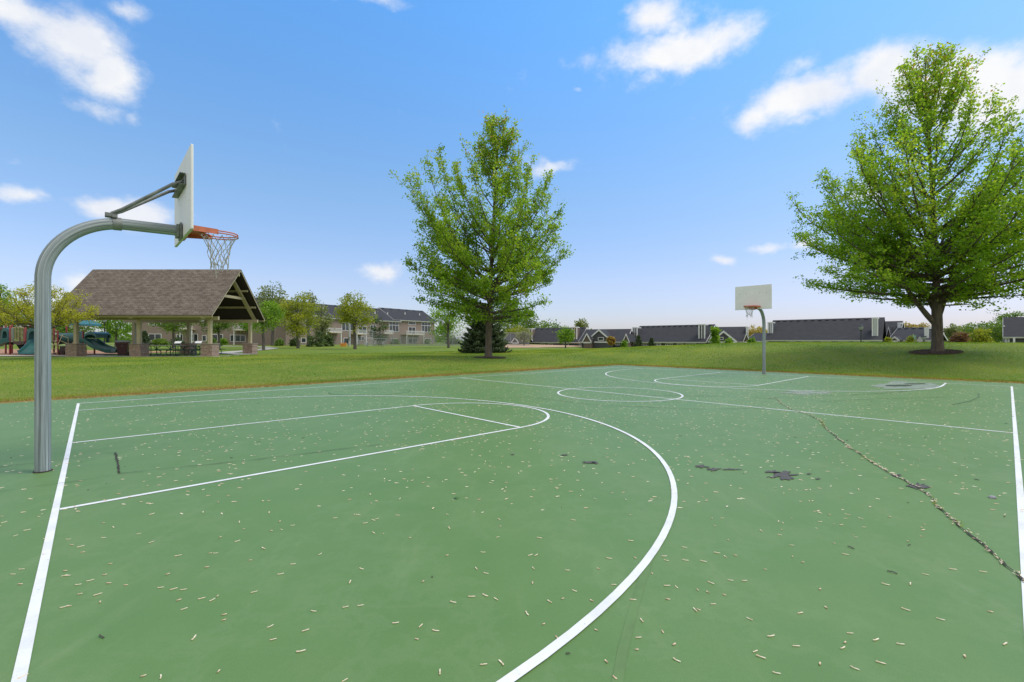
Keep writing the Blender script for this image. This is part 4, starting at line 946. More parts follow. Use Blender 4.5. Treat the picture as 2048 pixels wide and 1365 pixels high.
# ------------------------------------------------------------------ picnic shelter
gz0 = .36
def shelter():
    x0, x1, zf, zb_ = -33.5, -21.7, 33.0, 40.1; zr = (zf + zb_)/2; he, hr = 3.36, 7.20
    r = thing('picnic_shelter', 'open picnic shelter with brown shingled gable roof on stone piers', 'shelter', ((x0 + x1)/2, zr, gz0))
    ox, oy, oz = r.location
    def Lc(p): return (p[0] - ox, p[1] - oy, p[2] - oz)
    # roof slopes in their own plane so the shingle courses follow them
    rf = None
    for s, ze in ((-1, zf), (1, zb_)):
        ln = math.hypot(zr - zf, hr - he); mb = MB(); mb.b2((0, 0, 0), (x1 - x0, ln, .07))
        o = mb.build('roof', MT['shingle'], r)
        xd = Vector((1, 0, 0)) if s < 0 else Vector((-1, 0, 0)); yd = Vector((0, (zr - ze), hr - he)).normalized(); zd = xd.cross(yd)
        mt = Matrix((xd, yd, zd)).transposed().to_4x4(); mt.translation = Vector(Lc(((x0 if s < 0 else x1), ze, he)))
        o.matrix_local = mt
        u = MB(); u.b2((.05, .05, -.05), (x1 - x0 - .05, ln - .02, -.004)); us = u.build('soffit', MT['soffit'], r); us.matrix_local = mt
        f = MB(); f.b2((0, -.03, -.17), (x1 - x0, .02, -.002)); f.b2((0, .02, -.06), (.035, ln, -.003)); f.b2((x1 - x0 - .035, .02, -.06), (x1 - x0, ln, -.003))
        fo = f.build('fascia', MT['beige'], r); fo.matrix_local = mt
    mb = MB(); mb.beam(Lc((x0 - .05, zr, hr - .34)), Lc((x1 - .12, zr, hr - .34)), .14, .34); mb.build('ridge_beam', MT['beige'], r)
    xs = (-32.4, -27.7, -22.45); zs = (33.95, 39.15); eb = 3.22
    for z in zs:
        mb = MB(); mb.beam(Lc((x0 + .2, z, eb)), Lc((x1 - .1, z, eb)), .16, .26); mb.build('eave_beam', MT['beige'], r)
    for t in (.34, .67):
        for s in (-1, 1):
            z = zr + s*(zr - zf)*t; hh = hr - (hr - he)*t - .25; mb = MB(); mb.beam(Lc((x0 + .1, z, hh)), Lc((x1 - .15, z, hh)), .10, .16); mb.build('purlin', MT['beige'], r)
    for x in (xs[0] - .55, xs[1], xs[2]):
        for s in (-1, 1):
            mb = MB(); mb.beam(Lc((x, zr, hr - .62)), Lc((x, zr + s*(zr - zf)*.97, he - .16)), .16, .26, up=(1, 0, 0)); mb.build('rafter', MT['beige'], r)
        mb = MB(); mb.beam(Lc((x, zr - 1.75, 5.05)), Lc((x, zr + 1.75, 5.05)), .14, .20); mb.build('collar_tie', MT['beige'], r)
    for x in xs:
        for z in zs:
            mb = MB(); n = 0; rg = random.Random(int(x*10 + z)); zc = 0
            # stacked ledgestone courses, each a little in or out
            while zc < .90:
                hh = rg.uniform(.075, .12); hh = min(hh, .915 - zc); e = rg.uniform(-.012, .014)
                w_ = .41 + e; k = rg.choice((2, 3)); cut = sorted(rg.uniform(-.25, .25) for _ in range(k - 1)); ed = [-w_] + cut + [w_]
                for a_, b_ in zip(ed[:-1], ed[1:]):
                    e2 = rg.uniform(-.012, .012); mb.b2((x - ox + a_ + .004, z - oy - w_ - e2, zc + .004), (x - ox + b_ - .004, z - oy + w_ + e2, zc + hh - .003))
                zc += hh
            mb.build('stone_pier', MT['stone'], r)
            cpm = MB(); cpm.box((x - ox, z - oy, .945), (.90, .90, .06)); cpm.build('pier_cap', MT['cap'], r, bevel=.01)
            po = MB(); po.b2((x - ox - .11, z - oy - .11, .975), (x - ox + .11, z - oy + .11, eb - oz - .13)); po.build('post', MT['beige'], r)
    lm = MB(); lm.lathe([(.02, .10), (.16, .06), (.17, 0), (.12, -.07), (.02, -.09)], Lc((-24.2, 35.6, 3.10)), 14); lm.build('ceiling_light', MT['white'], r, smooth=True)
    return r
shelter()
mb = MB(); mb.b2((-33.4, 33.25, .2), (-21.4, 40.2, gz0 + .03)); struct(mb.build('pavement', MT['concrete']), 'concrete slab under the picnic shelter')

def picnic_table(x, y, rz, label):
    r = thing('picnic_table', label, 'picnic table', (x, y, gz0 + .03), rz, 'picnic tables under the shelter')
    mb = MB()
    for k in range(5): mb.box((0, (k - 2)*.15, .75), (2.1, .135, .045))
    mb.build('table_top', MT['tgreen'], r, bevel=.01)
    for s in (-1, 1):
        mb = MB()
        for k in range(2): mb.box((0, s*(.62 + k*.14), .45), (2.1, .125, .045))
        mb.build('bench', MT['tgreen'], r, bevel=.01)
    for s in (-1, 1):
        mb = MB(); x_ = s*.72
        for t in (-1, 1):
            mb.tube([(x_, t*.30, .73), (x_, t*.30, .10), (x_, t*.36, .03), (x_, t*.62, .03), (x_, t*.74, .10), (x_, t*.78, .28), (x_, t*.70, .43)], .028, 8)
            mb.tube([(x_*.25, 0, .30), (x_, t*.02, .70)], .02, 6)
        mb.tube([(x_, -.70, .42), (x_, .70, .42)], .028, 8)
        mb.build('leg_frame', MT['tgreen'], r, smooth=True)
        mb = MB(); mb.tube([(s*.22, 0, .72), (x_, 0, .42)], .022, 8); mb.build('brace', MT['tgreen'], r)
    return r
for px, z, rz, lab in ((327, 35.4, .05, 'dark green picnic table next to the left front pier'), (380, 34.9, -.08, 'dark green picnic table in the middle of the shelter'), (414, 37.6, .1, 'dark green picnic table at the back behind the right front pier')):
    picnic_table((px - CX)/F*z, z, rz, lab)
# information panels
for px, z, lab in ((356, 42.5, 'white tilted panel board behind the middle picnic table'), (397, 42.5, 'white tilted panel board left of the right front post')):
    r = thing('information_panel', lab, 'panel board', P(px, z), .2, 'tilted panel boards behind the shelter')
    mb = MB()
    for s in (-1, 1): mb.box((s*.2, .02, .45), (.05, .05, .9))
    mb.build('post', MT['steel'], r)
    mb = MB(); mb.prism([(-.26, -.14, .86), (.26, -.14, .86), (.26, .14, 1.05), (-.26, .14, 1.05)], (0, -.02, .03)); mb.build('board', MT['white'], r)
# wheeled cart
def cart(x, y, rz, label):
    r = thing('wheeled_bin', label, 'bin', (x, y, gz0 + .03), rz)
    mb = MB(); lo, hi = (.25, .30), (.36, .42)
    vs = []
    for z, (a, b_) in ((.05, lo), (.86, hi), (.88, (hi[0] + .03, hi[1] + .03)), (1.04, (hi[0] + .04, hi[1] + .04))):
        vs += [(-a, -b_, z), (a, -b_, z), (a, b_, z), (-a, b_, z)]
    mb.add(vs, [(3, 2, 1, 0)] + [(i*4 + k, i*4 + (k + 1) % 4, i*4 + 4 + (k + 1) % 4, i*4 + 4 + k) for i in range(3) for k in range(4)] + [(12, 13, 14, 15)])
    body = mb.build('body', MT['maroon'], r, bevel=.03)
    mb = MB(); mb.prism([(-.43, -.50, 1.045), (-.43, .48, 1.045), (-.43, .48, 1.12), (-.43, 0, 1.17), (-.43, -.42, 1.14)], (.86, 0, 0)); mb.build('lid', MT['greylid'], r, bevel=.02)
    for s in (-1, 1):
        mb = MB(); mb.tube([(s*.27, .31, .14), (s*.33, .31, .14)], .14, 18); wh = mb.build('wheel', MT['rubber'], r, smooth=True)
        mb = MB(); mb.tube([(s*.331, .31, .14), (s*.338, .31, .14)], .06, 12); mb.build('hub', MT['greylid'], wh)
    mb = MB(); mb.tube([(-.34, .50, 1.0), (.34, .50, 1.0)], .018, 8); mb.build('handle', MT['maroon'], r)
    mb = MB()
    for k, (a, b_) in enumerate(((-.10, .02), (-.07, .10))): mb.box((a + .05 + k*.02, -.405 + k*.0, .80 - k*.035), (.13 - .03*k, .006, .02), 0)
    mb.build('stamp', MT['greylid'], body)
cart((246 - CX)/F*35.0, 35.0, .55, 'maroon wheeled rubbish cart with grey lid beside the left front pier')

# ------------------------------------------------------------------ playground
def playground():
    r = thing('playground_structure', 'red and green playground structure with slides left of the shelter', 'playground', (P(100, 38).x, 38, gz0))
    ox, oy, oz = r.location
    def Q(px, py, z): return Vector(((px - CX)/F*z - ox, z - oy, H(py, z) - oz))
    def G0(px, z): v = Q(px, 700, z); return Vector((v.x, v.y, 0))
    for px, yt, z in ((11.5, 646, 38), (20, 651, 36.5), (24, 645, 39), (48.5, 643, 39), (51, 655, 36.5), (60, 648, 40), (108, 653, 39), (115.5, 661, 36.5), (133, 646, 40), (156, 648, 40), (166, 662, 37), (189, 663, 38.5)):
        a = G0(px, z); b_ = Q(px, yt, z); mb = MB(); mb.tube([(a.x, a.y, -.1), (a.x, a.y, b_.z - .03), (a.x, a.y, b_.z)], [.062, .062, .04], 12); mb.build('post', MT['red_p'], r, smooth=True)
    dh = 1.12
    for (pa, pb_, za, zb2) in ((12, 52, 36.5, 39), (108, 160, 37, 40), (52, 110, 37.4, 39.4)):
        a, b_ = G0(pa, za), G0(pb_, za); c_ = G0(pb_, zb2); mb = MB(); mb.b2((a.x, a.y, dh - .06), (b_.x, c_.y, dh)); mb.build('deck', MT['brown_p'], r)
    # cream baluster panels
    for pa, pb_, z, yt, yb in ((22.5, 49, 36.5, 657, 684), (64, 72, 39, 663, 686), (100, 114, 39.4, 662, 686), (173, 187, 39.6, 668, 686)):
        a, b_ = Q(pa, yb, z), Q(pb_, yb, z); tp = Q(pa, yt, z).z; mb = MB(); n = max(3, int((b_.x - a.x)/.11))
        for k in range(n + 1):
            x = a.x + (b_.x - a.x)*k/n; mb.tube([(x, a.y, a.z), (x, a.y, tp + .10*math.sin(math.pi*k/n))], .014, 6)
        mb.tube([(a.x + (b_.x - a.x)*k/10, a.y, tp + .10*math.sin(math.pi*k/10)) for k in range(11)], .022, 6); mb.tube([a, b_], .022, 6)
        mb.build('railing', MT['cream_p'], r, smooth=True)
    # curved bench underside panel and climbing wedge
    a, b_ = Q(25, 683, 36.4), Q(50, 683, 36.4); mb = MB(); mb.prism([(a.x, a.y, a.z), (b_.x, a.y, a.z), (b_.x - .1, a.y, a.z - .22), ((a.x + b_.x)/2, a.y, a.z - .30), (a.x + .1, a.y, a.z - .22)], (0, .5, 0)); mb.build('bench_panel', MT['brown_p'], r)
    a, b_ = Q(30, 690, 37.2), Q(50, 704, 36.9); mb = MB(); mb.prism([(a.x, a.y, dh - .1), (a.x + .5, a.y, dh - .1), (b_.x + .3, b_.y, .1), (b_.x - .2, b_.y, .1)], (0, .9, 0)); mb.build('climbing_ramp', MT['rubber'], r)
    def chute(path, w, side, name='slide'):
        """trough with raised rims swept along a path"""
        mb = MB(); prof = [(-w/2 - .05, .10 + side), (-w/2 - .05, side + .16), (-w/2, side + .17), (-w/2 + .05, .06), (-w/4, .0), (w/4, .0), (w/2 - .05, .06), (w/2, side + .17), (w/2 + .05, side + .16), (w/2 + .05, .10 + side), (w/2 - .02, -.05), (-w/2 + .02, -.05)]
        n = len(prof); vs = []
        for i, p in enumerate(path):
            t = (Vector(path[min(i + 1, len(path) - 1)]) - Vector(path[max(i - 1, 0)])).normalized(); rt = t.cross(Vector((0, 0, 1))).normalized(); u = rt.cross(t)
            for a, b_ in prof: vs.append(Vector(p) + rt*a + u*b_)
        mb.add(vs, [(i*n + k, i*n + (k + 1) % n, i*n + n + (k + 1) % n, i*n + n + k) for i in range(len(path) - 1) for k in range(n)] + [tuple(range(n)), tuple(range((len(path) - 1)*n, len(path)*n))])
        return mb.build(name, MT['green_pl'], r, smooth=True)
    def hood(pa, pb_, z, yt, yb, name='slide_hood'):
        a, b_ = Q(pa, yb, z), Q(pb_, yb, z); tp = Q(pa, yt, z).z; mb = MB(); cx = (a.x + b_.x)/2; w = (b_.x - a.x)/2; ring = []; rin = []
        for k in range(17):
            an = math.pi*k/16; ring.append((cx - w*math.copysign(abs(math.cos(an))**.5, math.cos(an)), a.z + (tp - a.z)*math.sin(an)**.55)); rin.append((cx - w*.72*math.copysign(abs(math.cos(an))**.6, math.cos(an)), a.z + (tp - a.z)*.80*math.sin(an)**.6))
        for k in range(16):
            q4 = [ring[k], ring[k + 1], rin[k + 1], rin[k]]; mb.prism([(x, a.y - .1, z_) for x, z_ in q4], (0, .45, 0))
        return mb.build(name, MT['green_pl'], r)
    # wave slide towards the viewer
    a = Q(68, 684, 36.6); chute([(a.x + .25, a.y + .5, dh), (a.x + .28, a.y + .1, dh - .05), (a.x + .42, a.y - .3, dh - .40), (a.x + .62, a.y - .65, dh - .60), (a.x + .78, a.y - 1.0, .35), (a.x + .95, a.y - 1.3, .22), (a.x + 1.12, a.y - 1.6, .20)], .95, .10)
    hood(55, 84, 36.6, 656, 690)
    # left slide leaving the frame
    a = Q(17, 684, 36.5); chute([(a.x + .2, a.y, dh), (a.x - .1, a.y - .1, dh - .05), (a.x - .5, a.y - .3, dh - .35), (a.x - 1.0, a.y - .5, .45), (a.x - 1.4, a.y - .7, .22), (a.x - 1.8, a.y - .8, .2)], .6, .14)
    hood(5, 19, 36.6, 656, 690)
    # double slide to the right
    for dz_, dx_ in ((0, 0), (.62, .10)):
        a = Q(168, 685, 37.1); chute([(a.x - .2 + dx_, a.y + dz_, dh), (a.x + .15 + dx_, a.y + dz_, dh - .02), (a.x + .9 + dx_, a.y + dz_, dh - .50), (a.x + 1.5 + dx_, a.y + dz_, .40), (a.x + 1.95 + dx_, a.y + dz_, .25), (a.x + 2.35 + dx_, a.y + dz_, .23)], .50, .10)
    a, b_ = Q(170, 686, 37.0), Q(194, 686, 37.0); tp = Q(170, 664, 37).z; mb = MB(); arc = [(a.x + (b_.x - a.x)*k/10, tp - .28 + .28*math.sin(math.pi*k/10)**.6) for k in range(11)]
    for k in range(10): mb.prism([(arc[k][0], a.y - .1, arc[k][1]), (arc[k + 1][0], a.y - .1, arc[k + 1][1]), (arc[k + 1][0], a.y - .1, arc[k + 1][1] - .22), (arc[k][0], a.y - .1, arc[k][1] - .22)], (0, 1.4, 0))
    mb.b2((a.x - .12, a.y, a.z), (a.x + .06, a.y + .12, tp - .2)); mb.b2((b_.x - .16, a.y + 1.0, a.z), (b_.x, a.y + 1.15, tp - .2)); mb.build('slide_hood', MT['green_pl'], r)
    # crawl tube
    a, b_ = Q(118, 678, 37.0), Q(160, 678, 37.6); mb = MB(); mb.tube([a, a.lerp(b_, .5) + Vector((0, 0, .03)), b_], .44, 24, caps=False); mb.tube([a.lerp(b_, .02), a.lerp(b_, .07)], .48, 24); mb.tube([a.lerp(b_, .93), a.lerp(b_, .99)], .48, 24); mb.build('crawl_tube', MT['green_pl'], r, smooth=True)
    a, b_ = Q(148, 688, 37.0), Q(165, 688, 37.0); tp = Q(148, 664, 37).z; mb = MB(); mb.prism([(a.x, a.y, a.z), (b_.x, a.y, a.z), (b_.x, a.y, tp - .1), ((a.x + b_.x)/2, a.y, tp + .06), (a.x, a.y, tp - .05)], (0, .12, 0)); mb.build('side_panel', MT['green_pl'], r)
    # roofs
    for pa, pb_, z0, z1, yt, ye in ((112, 160, 38.6, 40.6, 634, 648), (12, 62, 37.6, 40.2, 628, 645)):
        a, b_ = Q(pa, ye, z0), Q(pb_, ye, z0); y1 = z1 - oy; tp = Q((pa + pb_)/2, yt, (z0 + z1)/2); cx, cy = (a.x + b_.x)/2, (a.y + y1)/2; mb = MB()
        e = [(a.x, a.y, a.z), (b_.x, a.y, a.z), (b_.x, y1, a.z), (a.x, y1, a.z)]; t4 = [(cx + (x - cx)*.25, cy + (y - cy)*.25, tp.z) for x, y, z in e]; lo = [(x, y, z - .14) for x, y, z in e]
        mb.add(e + t4 + lo, [(k, (k + 1) % 4, 4 + (k + 1) % 4, 4 + k) for k in range(4)] + [(4, 5, 6, 7)] + [(8 + k, 8 + (k + 1) % 4, (k + 1) % 4, k) for k in range(4)] + [(11, 10, 9, 8)]); mb.build('roof', MT['teal'], r)
    # ladder with curved rails, step boxes, hand loops
    a, b_ = Q(106, 704, 36.2), Q(111, 672, 36.6); mb = MB()
    for s in (0, .32): mb.tube([(a.x + s, a.y, 0), (a.x + s, a.y, a.z + .4), (a.x + s, b_.y, b_.z), (a.x + s - .1, b_.y + .2, b_.z + .12), (a.x + s - .12, b_.y + .5, b_.z - .1)], .022, 6)
    for k in range(4): mb.tube([(a.x, a.y, .25 + .3*k), (a.x + .32, a.y, .25 + .3*k)], .02, 6)
    mb.build('ladder', MT['cream_p'], r, smooth=True)
    a = G0(110, 36.6); mb = MB()
    for k in range(3): mb.b2((a.x + .0, a.y + .18*k, 0), (a.x + .56, a.y + .9, .26*(k + 1) - .02*k))
    mb.build('steps', MT['brown_p'], r, bevel=.02)
    mb = MB(); p = Q(118, 681, 36.5); mb.tube([p, Q(136, 688, 36.5)], .02, 6); mb.tube([Q(120, 671, 36.5), Q(136, 676, 36.5), Q(137, 690, 36.5)], .02, 6)
    c_ = Q(151, 690, 36.6); mb.tube([(c_.x + .26*math.cos(t), c_.y, c_.z + .30*math.sin(t)) for t in np.linspace(0, math.pi, 12)], .022, 6); mb.build('hand_rail', MT['cream_p'], r, smooth=True)
    mb = MB()
    p0, p1 = Q(168, 695, 37.2), Q(187, 695, 37.8)
    for k in range(3): mb.tube([(p0.x, p0.y, .25 + .25*k), (p1.x, p1.y, .25 + .25*k)], .015, 6)
    mb.build('rung', MT['steel'], r)
    mb = MB(); p0, p1 = Q(-30, 657, 38), Q(11, 657, 38); mb.tube([p0, p1], .06, 10); mb.build('top_beam', MT['red_p'], r, smooth=True)
playground()

# ------------------------------------------------------------------ houses
class House:
    def __init__(s, name, label, cat, a, b_, y_e, y_r, depth, wall, roofmat='dshingle', group=None, over=.45, z_base=None, rake=True, drop=.0):
        A, B = P(*a), P(*b_); u = (B - A); u.z = 0; s.Ln = u.length; u.normalize(); n = Vector((-u.y, u.x, 0))
        if n.y < 0: n = -n
        s.u, s.n = u, n; zm = (a[1] + b_[1])/2
        c = (A + B)/2; s.base = z_base if z_base is not None else min(gh(A.x, A.y), gh(B.x, B.y)); c.z = s.base
        s.he = H(y_e, zm) - s.base; s.hr = H(y_r, zm + depth/2*n.y) - s.base; s.D = depth; s.c = c
        s.r = thing(name, label, cat, c, math.atan2(u.y, u.x), group); s.wall = wall; s.roofmat = roofmat; s.over = over
        hl = s.Ln/2; o = over; D = depth; he, hr = s.he, s.hr
        mb = MB(); w = hl - o
        if he > .3:
            mb.b2((-w, o, -.4), (w, D - o, he - .02))
        k = (hr - he)/(D/2); zt = he + k*o - .09
        mb.prism([(-w + .01, o + .01, he - .03), (-w + .01, D - o - .01, he - .03), (-w + .01, D - o - .01, zt), (-w + .01, D/2, hr - .12), (-w + .01, o + .01, zt)], (2*w - .02, 0, 0))
        s.w = mb.build('wall', MT[wall], s.r)
        for sg in (-1, 1):
            ln = math.hypot(D/2, hr - he); mb = MB(); mb.b2((0, 0, 0), (2*hl, ln, .08)); ro = mb.build('roof', MT[roofmat], s.r)
            xd = Vector((1, 0, 0))*(-sg); ye = 0 if sg < 0 else D; yd = Vector((0, D/2 - ye, hr - he)).normalized(); zd = xd.cross(yd)
            m4 = Matrix((xd, yd, zd)).transposed().to_4x4(); m4.translation = Vector((hl*sg, ye, he)); ro.matrix_local = m4
            f = MB(); f.b2((0, -.03, -.16), (2*hl, .02, .06))
            if rake: f.b2((-.03, 0, -.16), (.0, ln - .03, .085)); f.b2((2*hl, 0, -.16), (2*hl + .03, ln - .03, .085))
            fo = f.build('fascia', MT['white'], s.r); fo.matrix_local = m4
            if sg < 0: s.m4 = m4; s.roof = ro; s.sl = ln
    def local(s, px, py, yoff=None):
        """where the sight line through a picture point meets the front wall plane"""
        y0 = s.over if yoff is None else yoff; d_ = Vector(((px - CX)/F, 1, (HZ - py)/F)); o = s.c + s.n*y0; t = (Vector((o.x, o.y, 0))).dot(s.n)/Vector((d_.x, d_.y, 0)).dot(s.n)
        p = d_*t + Vector((0, 0, EYE)); q_ = p - s.c; return q_.dot(s.u), q_.z
    def window(s, px0, px1, y0, y1, mull=1, trans=False, pane='glass', off=None, name='window'):
        xa, zt = s.local(px0, y0, off); xb, zb2 = s.local(px1, y1, off); y = s.over if off is None else off; fr = .09; mb = MB()
        mb.b2((xa, y - .05, zb2), (xa + fr, y + .02, zt)); mb.b2((xb - fr, y - .05, zb2), (xb, y + .02, zt)); mb.b2((xa + fr, y - .05, zt - fr), (xb - fr, y + .02, zt)); mb.b2((xa + fr, y - .05, zb2), (xb - fr, y + .02, zb2 + fr))
        for k in range(1, mull + 1):
            x = xa + (xb - xa)*k/(mull + 1); mb.b2((x - .035, y - .045, zb2 + fr), (x + .035, y + .02, zt - fr))
        if trans: z = zb2 + (zt - zb2)*.66; mb.b2((xa + fr, y - .048, z - .05), (xb - fr, y + .02, z + .05))
        f = mb.build(name, MT['white'], s.r); g = MB(); g.b2((xa + fr, y - .02, zb2 + fr), (xb - fr, y - .005, zt - fr)); g.build('pane', MT[pane], f); return f
    def deck(s, px0, px1, y0, y1, posts=True):
        xa, zt = s.local(px0, y0, -1.2); xb, zb2 = s.local(px1, y1, -1.2); y = -1.4; mb = MB(); mb.b2((xa, y, zb2), (xb, s.over - .05, zb2 + .18)); dk = mb.build('deck', MT['beige'], s.r)
        rl = MB(); n = max(4, int((xb - xa)/.16))
        rl.b2((xa, y, zt - .07), (xb, y + .07, zt)); rl.b2((xa, y, zb2 + .18), (xb, y + .06, zb2 + .30))
        for k in range(n + 1): x = xa + (xb - xa - .05)*k/n; rl.b2((x, y + .01, zb2 + .3), (x + .05, y + .05, zt - .07))
        rl.build('deck_railing', MT['white'], dk)
        if posts:
            for x in (xa + .1, xb - .25): pm = MB(); pm.b2((x, y + .05, -.3), (x + .15, y + .2, zb2)); pm.build('deck_post', MT['white'], dk)
        return dk
    def chimney(s, px0, px1, ytop, yloc, wall, sides=True, ybot=None):
        x0, _ = s.local(px0, 680, yloc); x1, _ = s.local(px1, 680, yloc); zt = s.local((px0 + px1)/2, ytop, yloc)[1]; mb = MB(); mb.b2((x0, yloc, -.3), (x1, yloc + 1.6, zt)); ch = mb.build('chimney', MT[wall], s.r)
        t = MB(); e = .16
        for x in (x0, x1 - e): t.b2((x - .02, yloc - .03, -.3), (x + e + .02, yloc + .12, zt + .02))
        t.b2((x0 - .04, yloc - .05, zt + .02), (x1 + .04, yloc + 1.65, zt + .20)); m_ = (x0 + x1)/2
        t.b2((m_ - .07, yloc - .025, -.3), (m_ + .07, yloc + .1, zt)); t.build('trim', MT['white'], ch); return ch
    def gable(s, px0, px1, ypk, ye, fwd, wall, wide=.14, win=False):
        """cross gable standing forward of the front wall"""
        x0, ze = s.local(px0, ye, -fwd); x1, _ = s.local(px1, ye, -fwd); zp = s.local((px0 + px1)/2, ypk, -fwd)[1]; xm = (x0 + x1)/2; y = -fwd; bk = s.D*.45; i = .25
        mb = MB(); mb.prism([(x0 + i, y + .15, -.3), (x1 - i, y + .15, -.3), (x1 - i, y + .15, ze), (xm, y + .15, zp - .18), (x0 + i, y + .15, ze)], (0, fwd + s.over - .2, 0)); g = mb.build('gable_wall', MT[wall], s.r)
        ro = MB()
        for a, b_ in (((x0, ze), (xm, zp)), ((xm, zp), (x1, ze))): ro.prism([(a[0], y, a[1]), (b_[0], y, b_[1]), (b_[0], y, b_[1] + .10), (a[0], y, a[1] + .10)], (0, bk + fwd, 0))
        ro.build('gable_roof', MT[s.roofmat], s.r); tr = MB()
        for a, b_ in (((x0, ze), (xm, zp)), ((xm, zp), (x1, ze))): tr.prism([(a[0], y - .04, a[1] - wide*1.6), (b_[0], y - .04, b_[1] - wide*1.6), (b_[0], y - .04, b_[1] + .11), (a[0], y - .04, a[1] + .11)], (0, .045, 0))
        tr.b2((x0 + .2, y + .03, ze - .18), (x1 - .2, y + .13, ze + .05)); tr.build('rake_trim', MT['white'], g)
        return g
    def vents(s, n, lo=.06, hi=.94):
        for k in range(n):
            mb = MB(); x = s.Ln*(lo + (hi - lo)*k/max(1, n - 1)); mb.b2((x - .22, s.sl - .55, .08), (x + .22, s.sl - .2, .20)); v = mb.build('roof_vent', MT['black'], s.roof)
    def pipe(s, px, py):
        x, z = s.local(px, py, s.D*.25); y = s.D*.25; mb = MB(); zb2 = s.he + (s.hr - s.he)*.5 - .1; mb.tube([(x, y, zb2), (x, y, zb2 + .75)], .11, 8); mb.build('vent_pipe', MT['white'], s.r)

# brown townhouses on the left
HB = House('townhouse', 'long brown two storey townhouse with white decks behind the bleachers', 'townhouse', (787, 105), (874, 117), 642.5, 619.5, 10.2, 'siding', z_base=.75)
HB.window(778, 797.5, 641.6, 664.5, 2, True) if False else None
for (a, b_, c_, d_, m_, t_) in ((816.5, 831, 643.5, 650.6, 0, False), (843, 861, 644.5, 665, 2, True), (816, 834, 677, 687, 1, False), (850, 862, 677, 687, 1, False)): HB.window(a, b_, c_, d_, m_, t_)
HB.window(816.5, 831, 654, 669, 1, name='door')
HB.deck(812, 848, 662, 671)
for px, py in ((810, 624), (839, 625)): HB.pipe(px, py)
HB.vents(6)
def subsection(parent, *a, **k):
    h2 = House(*a, **k)
    for o in list(h2.r.children): pass
    return h2
HC = House('townhouse', 'middle brown townhouse with two white decks behind the yellow green tree', 'townhouse', (655, 89.5), (803, 106.4), 640.5, 614, 10.6, 'siding', z_base=.75, group=None)
for (a, b_, c_, d_, m_, t_) in ((778, 797.5, 643.5, 664.5, 2, True), (683, 706, 645, 662, 2, False), (716, 733, 652, 669, 1, False), (687, 697, 676, 689, 0, False), (782, 794, 677, 687, 1, False), (711, 728, 674, 681, 2, False), (740, 752, 650, 664, 1, False)): HC.window(a, b_, c_, d_, m_, t_)
HC.deck(712, 733, 660, 670); HC.deck(768, 786, 661, 669, False)
for px, py in ((750, 621), (775, 624), (690, 622)): HC.pipe(px, py)
HC.vents(9)
HA = House('townhouse', 'brown townhouse end with a tall roof left of the yellow green tree', 'townhouse', (570, 82.0), (667, 91.2), 631.5, 603, 11.2, 'siding', z_base=.75)
for (a, b_, c_, d_, m_, t_) in ((646, 665, 634.5, 642.5, 1, False), (654, 666, 646.5, 662, 1, False), (656, 665, 674, 685, 0, False), (602, 612, 676, 686, 0, False), (610, 630, 640, 655, 2, False)): HA.window(a, b_, c_, d_, m_, t_)
HA.deck(651, 683, 656, 667)
HA.pipe(646, 613); HA.vents(4)
HD = House('townhouse', 'brown townhouse seen through and behind the picnic shelter', 'townhouse', (262, 86), (556, 94), 622, 594, 11.5, 'siding', z_base=1.05)
for (a, b_, c_, d_, m_, t_) in ((297, 322, 640, 651, 1, False), (297, 323, 668, 682, 1, False), (353, 366, 669, 684, 0, False), (379, 396, 668, 684, 1, False), (404, 413, 671, 683, 0, False), (424, 446, 669, 683, 1, False), (460, 491, 670, 684, 2, False), (478, 494, 641, 661, 1, False), (516, 544, 671.5, 684, 2, False), (520, 540, 642, 658, 1, False), (428, 446, 640, 652, 1, False)): HD.window(a, b_, c_, d_, m_, t_)
HD.deck(358, 386, 652, 660); HD.deck(466, 502, 651, 662); HD.deck(514, 548, 660, 668, False)

# low grey roofed houses beyond the bank
def lowhouse(lab, a, b_, ye, yr, D, wall='gsiding', zb_=None, grp='low grey roofed houses beyond the bank', rake=True):
    return House('house', lab, 'house', a, b_, ye, yr, D, wall, group=grp, z_base=zb_, rake=rake)
h1 = lowhouse('low house with white trimmed chimneys just right of the spruce', (1052, 104), (1160, 98), 685.6, 656.5, 9, 'gsiding', .45)
h1.chimney(1054, 1064, 659, 1.2, 'tsiding'); h1.chimney(1143.5, 1154, 656, .9, 'tsiding'); h1.vents(9)
for a, b_ in ((1053, 1064), (1081, 1090), (1097, 1105), (1126, 1137)): h1.window(a, b_, 687, 692.5, 1)
h0 = lowhouse('small white trimmed gable house half hidden by the spruce', (1004, 100), (1042, 98), 685, 668, 7, 'bsiding', .5); h0.gable(1022, 1037.5, 675.5, 686, 1.5, 'bsiding'); h0.window(1026, 1034, 686.5, 692, 1, off=-1.38)
h2 = lowhouse('gabled house with a white trimmed porch left of the tiny shrub', (1157, 84), (1252, 80), 684.5, 659.5, 9, 'gsiding', -.2)
h2.gable(1170, 1226, 660, 684, 1.0, 'gsiding'); h2.gable(1164, 1183, 667.5, 685, 2.6, 'tsiding'); h2.gable(1245, 1259, 668.5, 685, 1.6, 'tsiding')
for a, b_, y0 in ((1196, 1208, 675), (1181, 1186, 676)): h2.window(a, b_, y0, 681.5, 0, off=-.9)
for a, b_ in ((1231, 1240), (1190, 1212)): h2.window(a, b_, 686.5, 691, 1)
h3 = lowhouse('long dark roofed house with a pair of small conifers in front', (1256, 84), (1412, 75), 685, 651.5, 10, 'gsiding', -.9)
h3.chimney(1265, 1274.5, 657, 1.6, 'gsiding'); h3.chimney(1397, 1410, 651, .9, 'gsiding'); h3.vents(13)
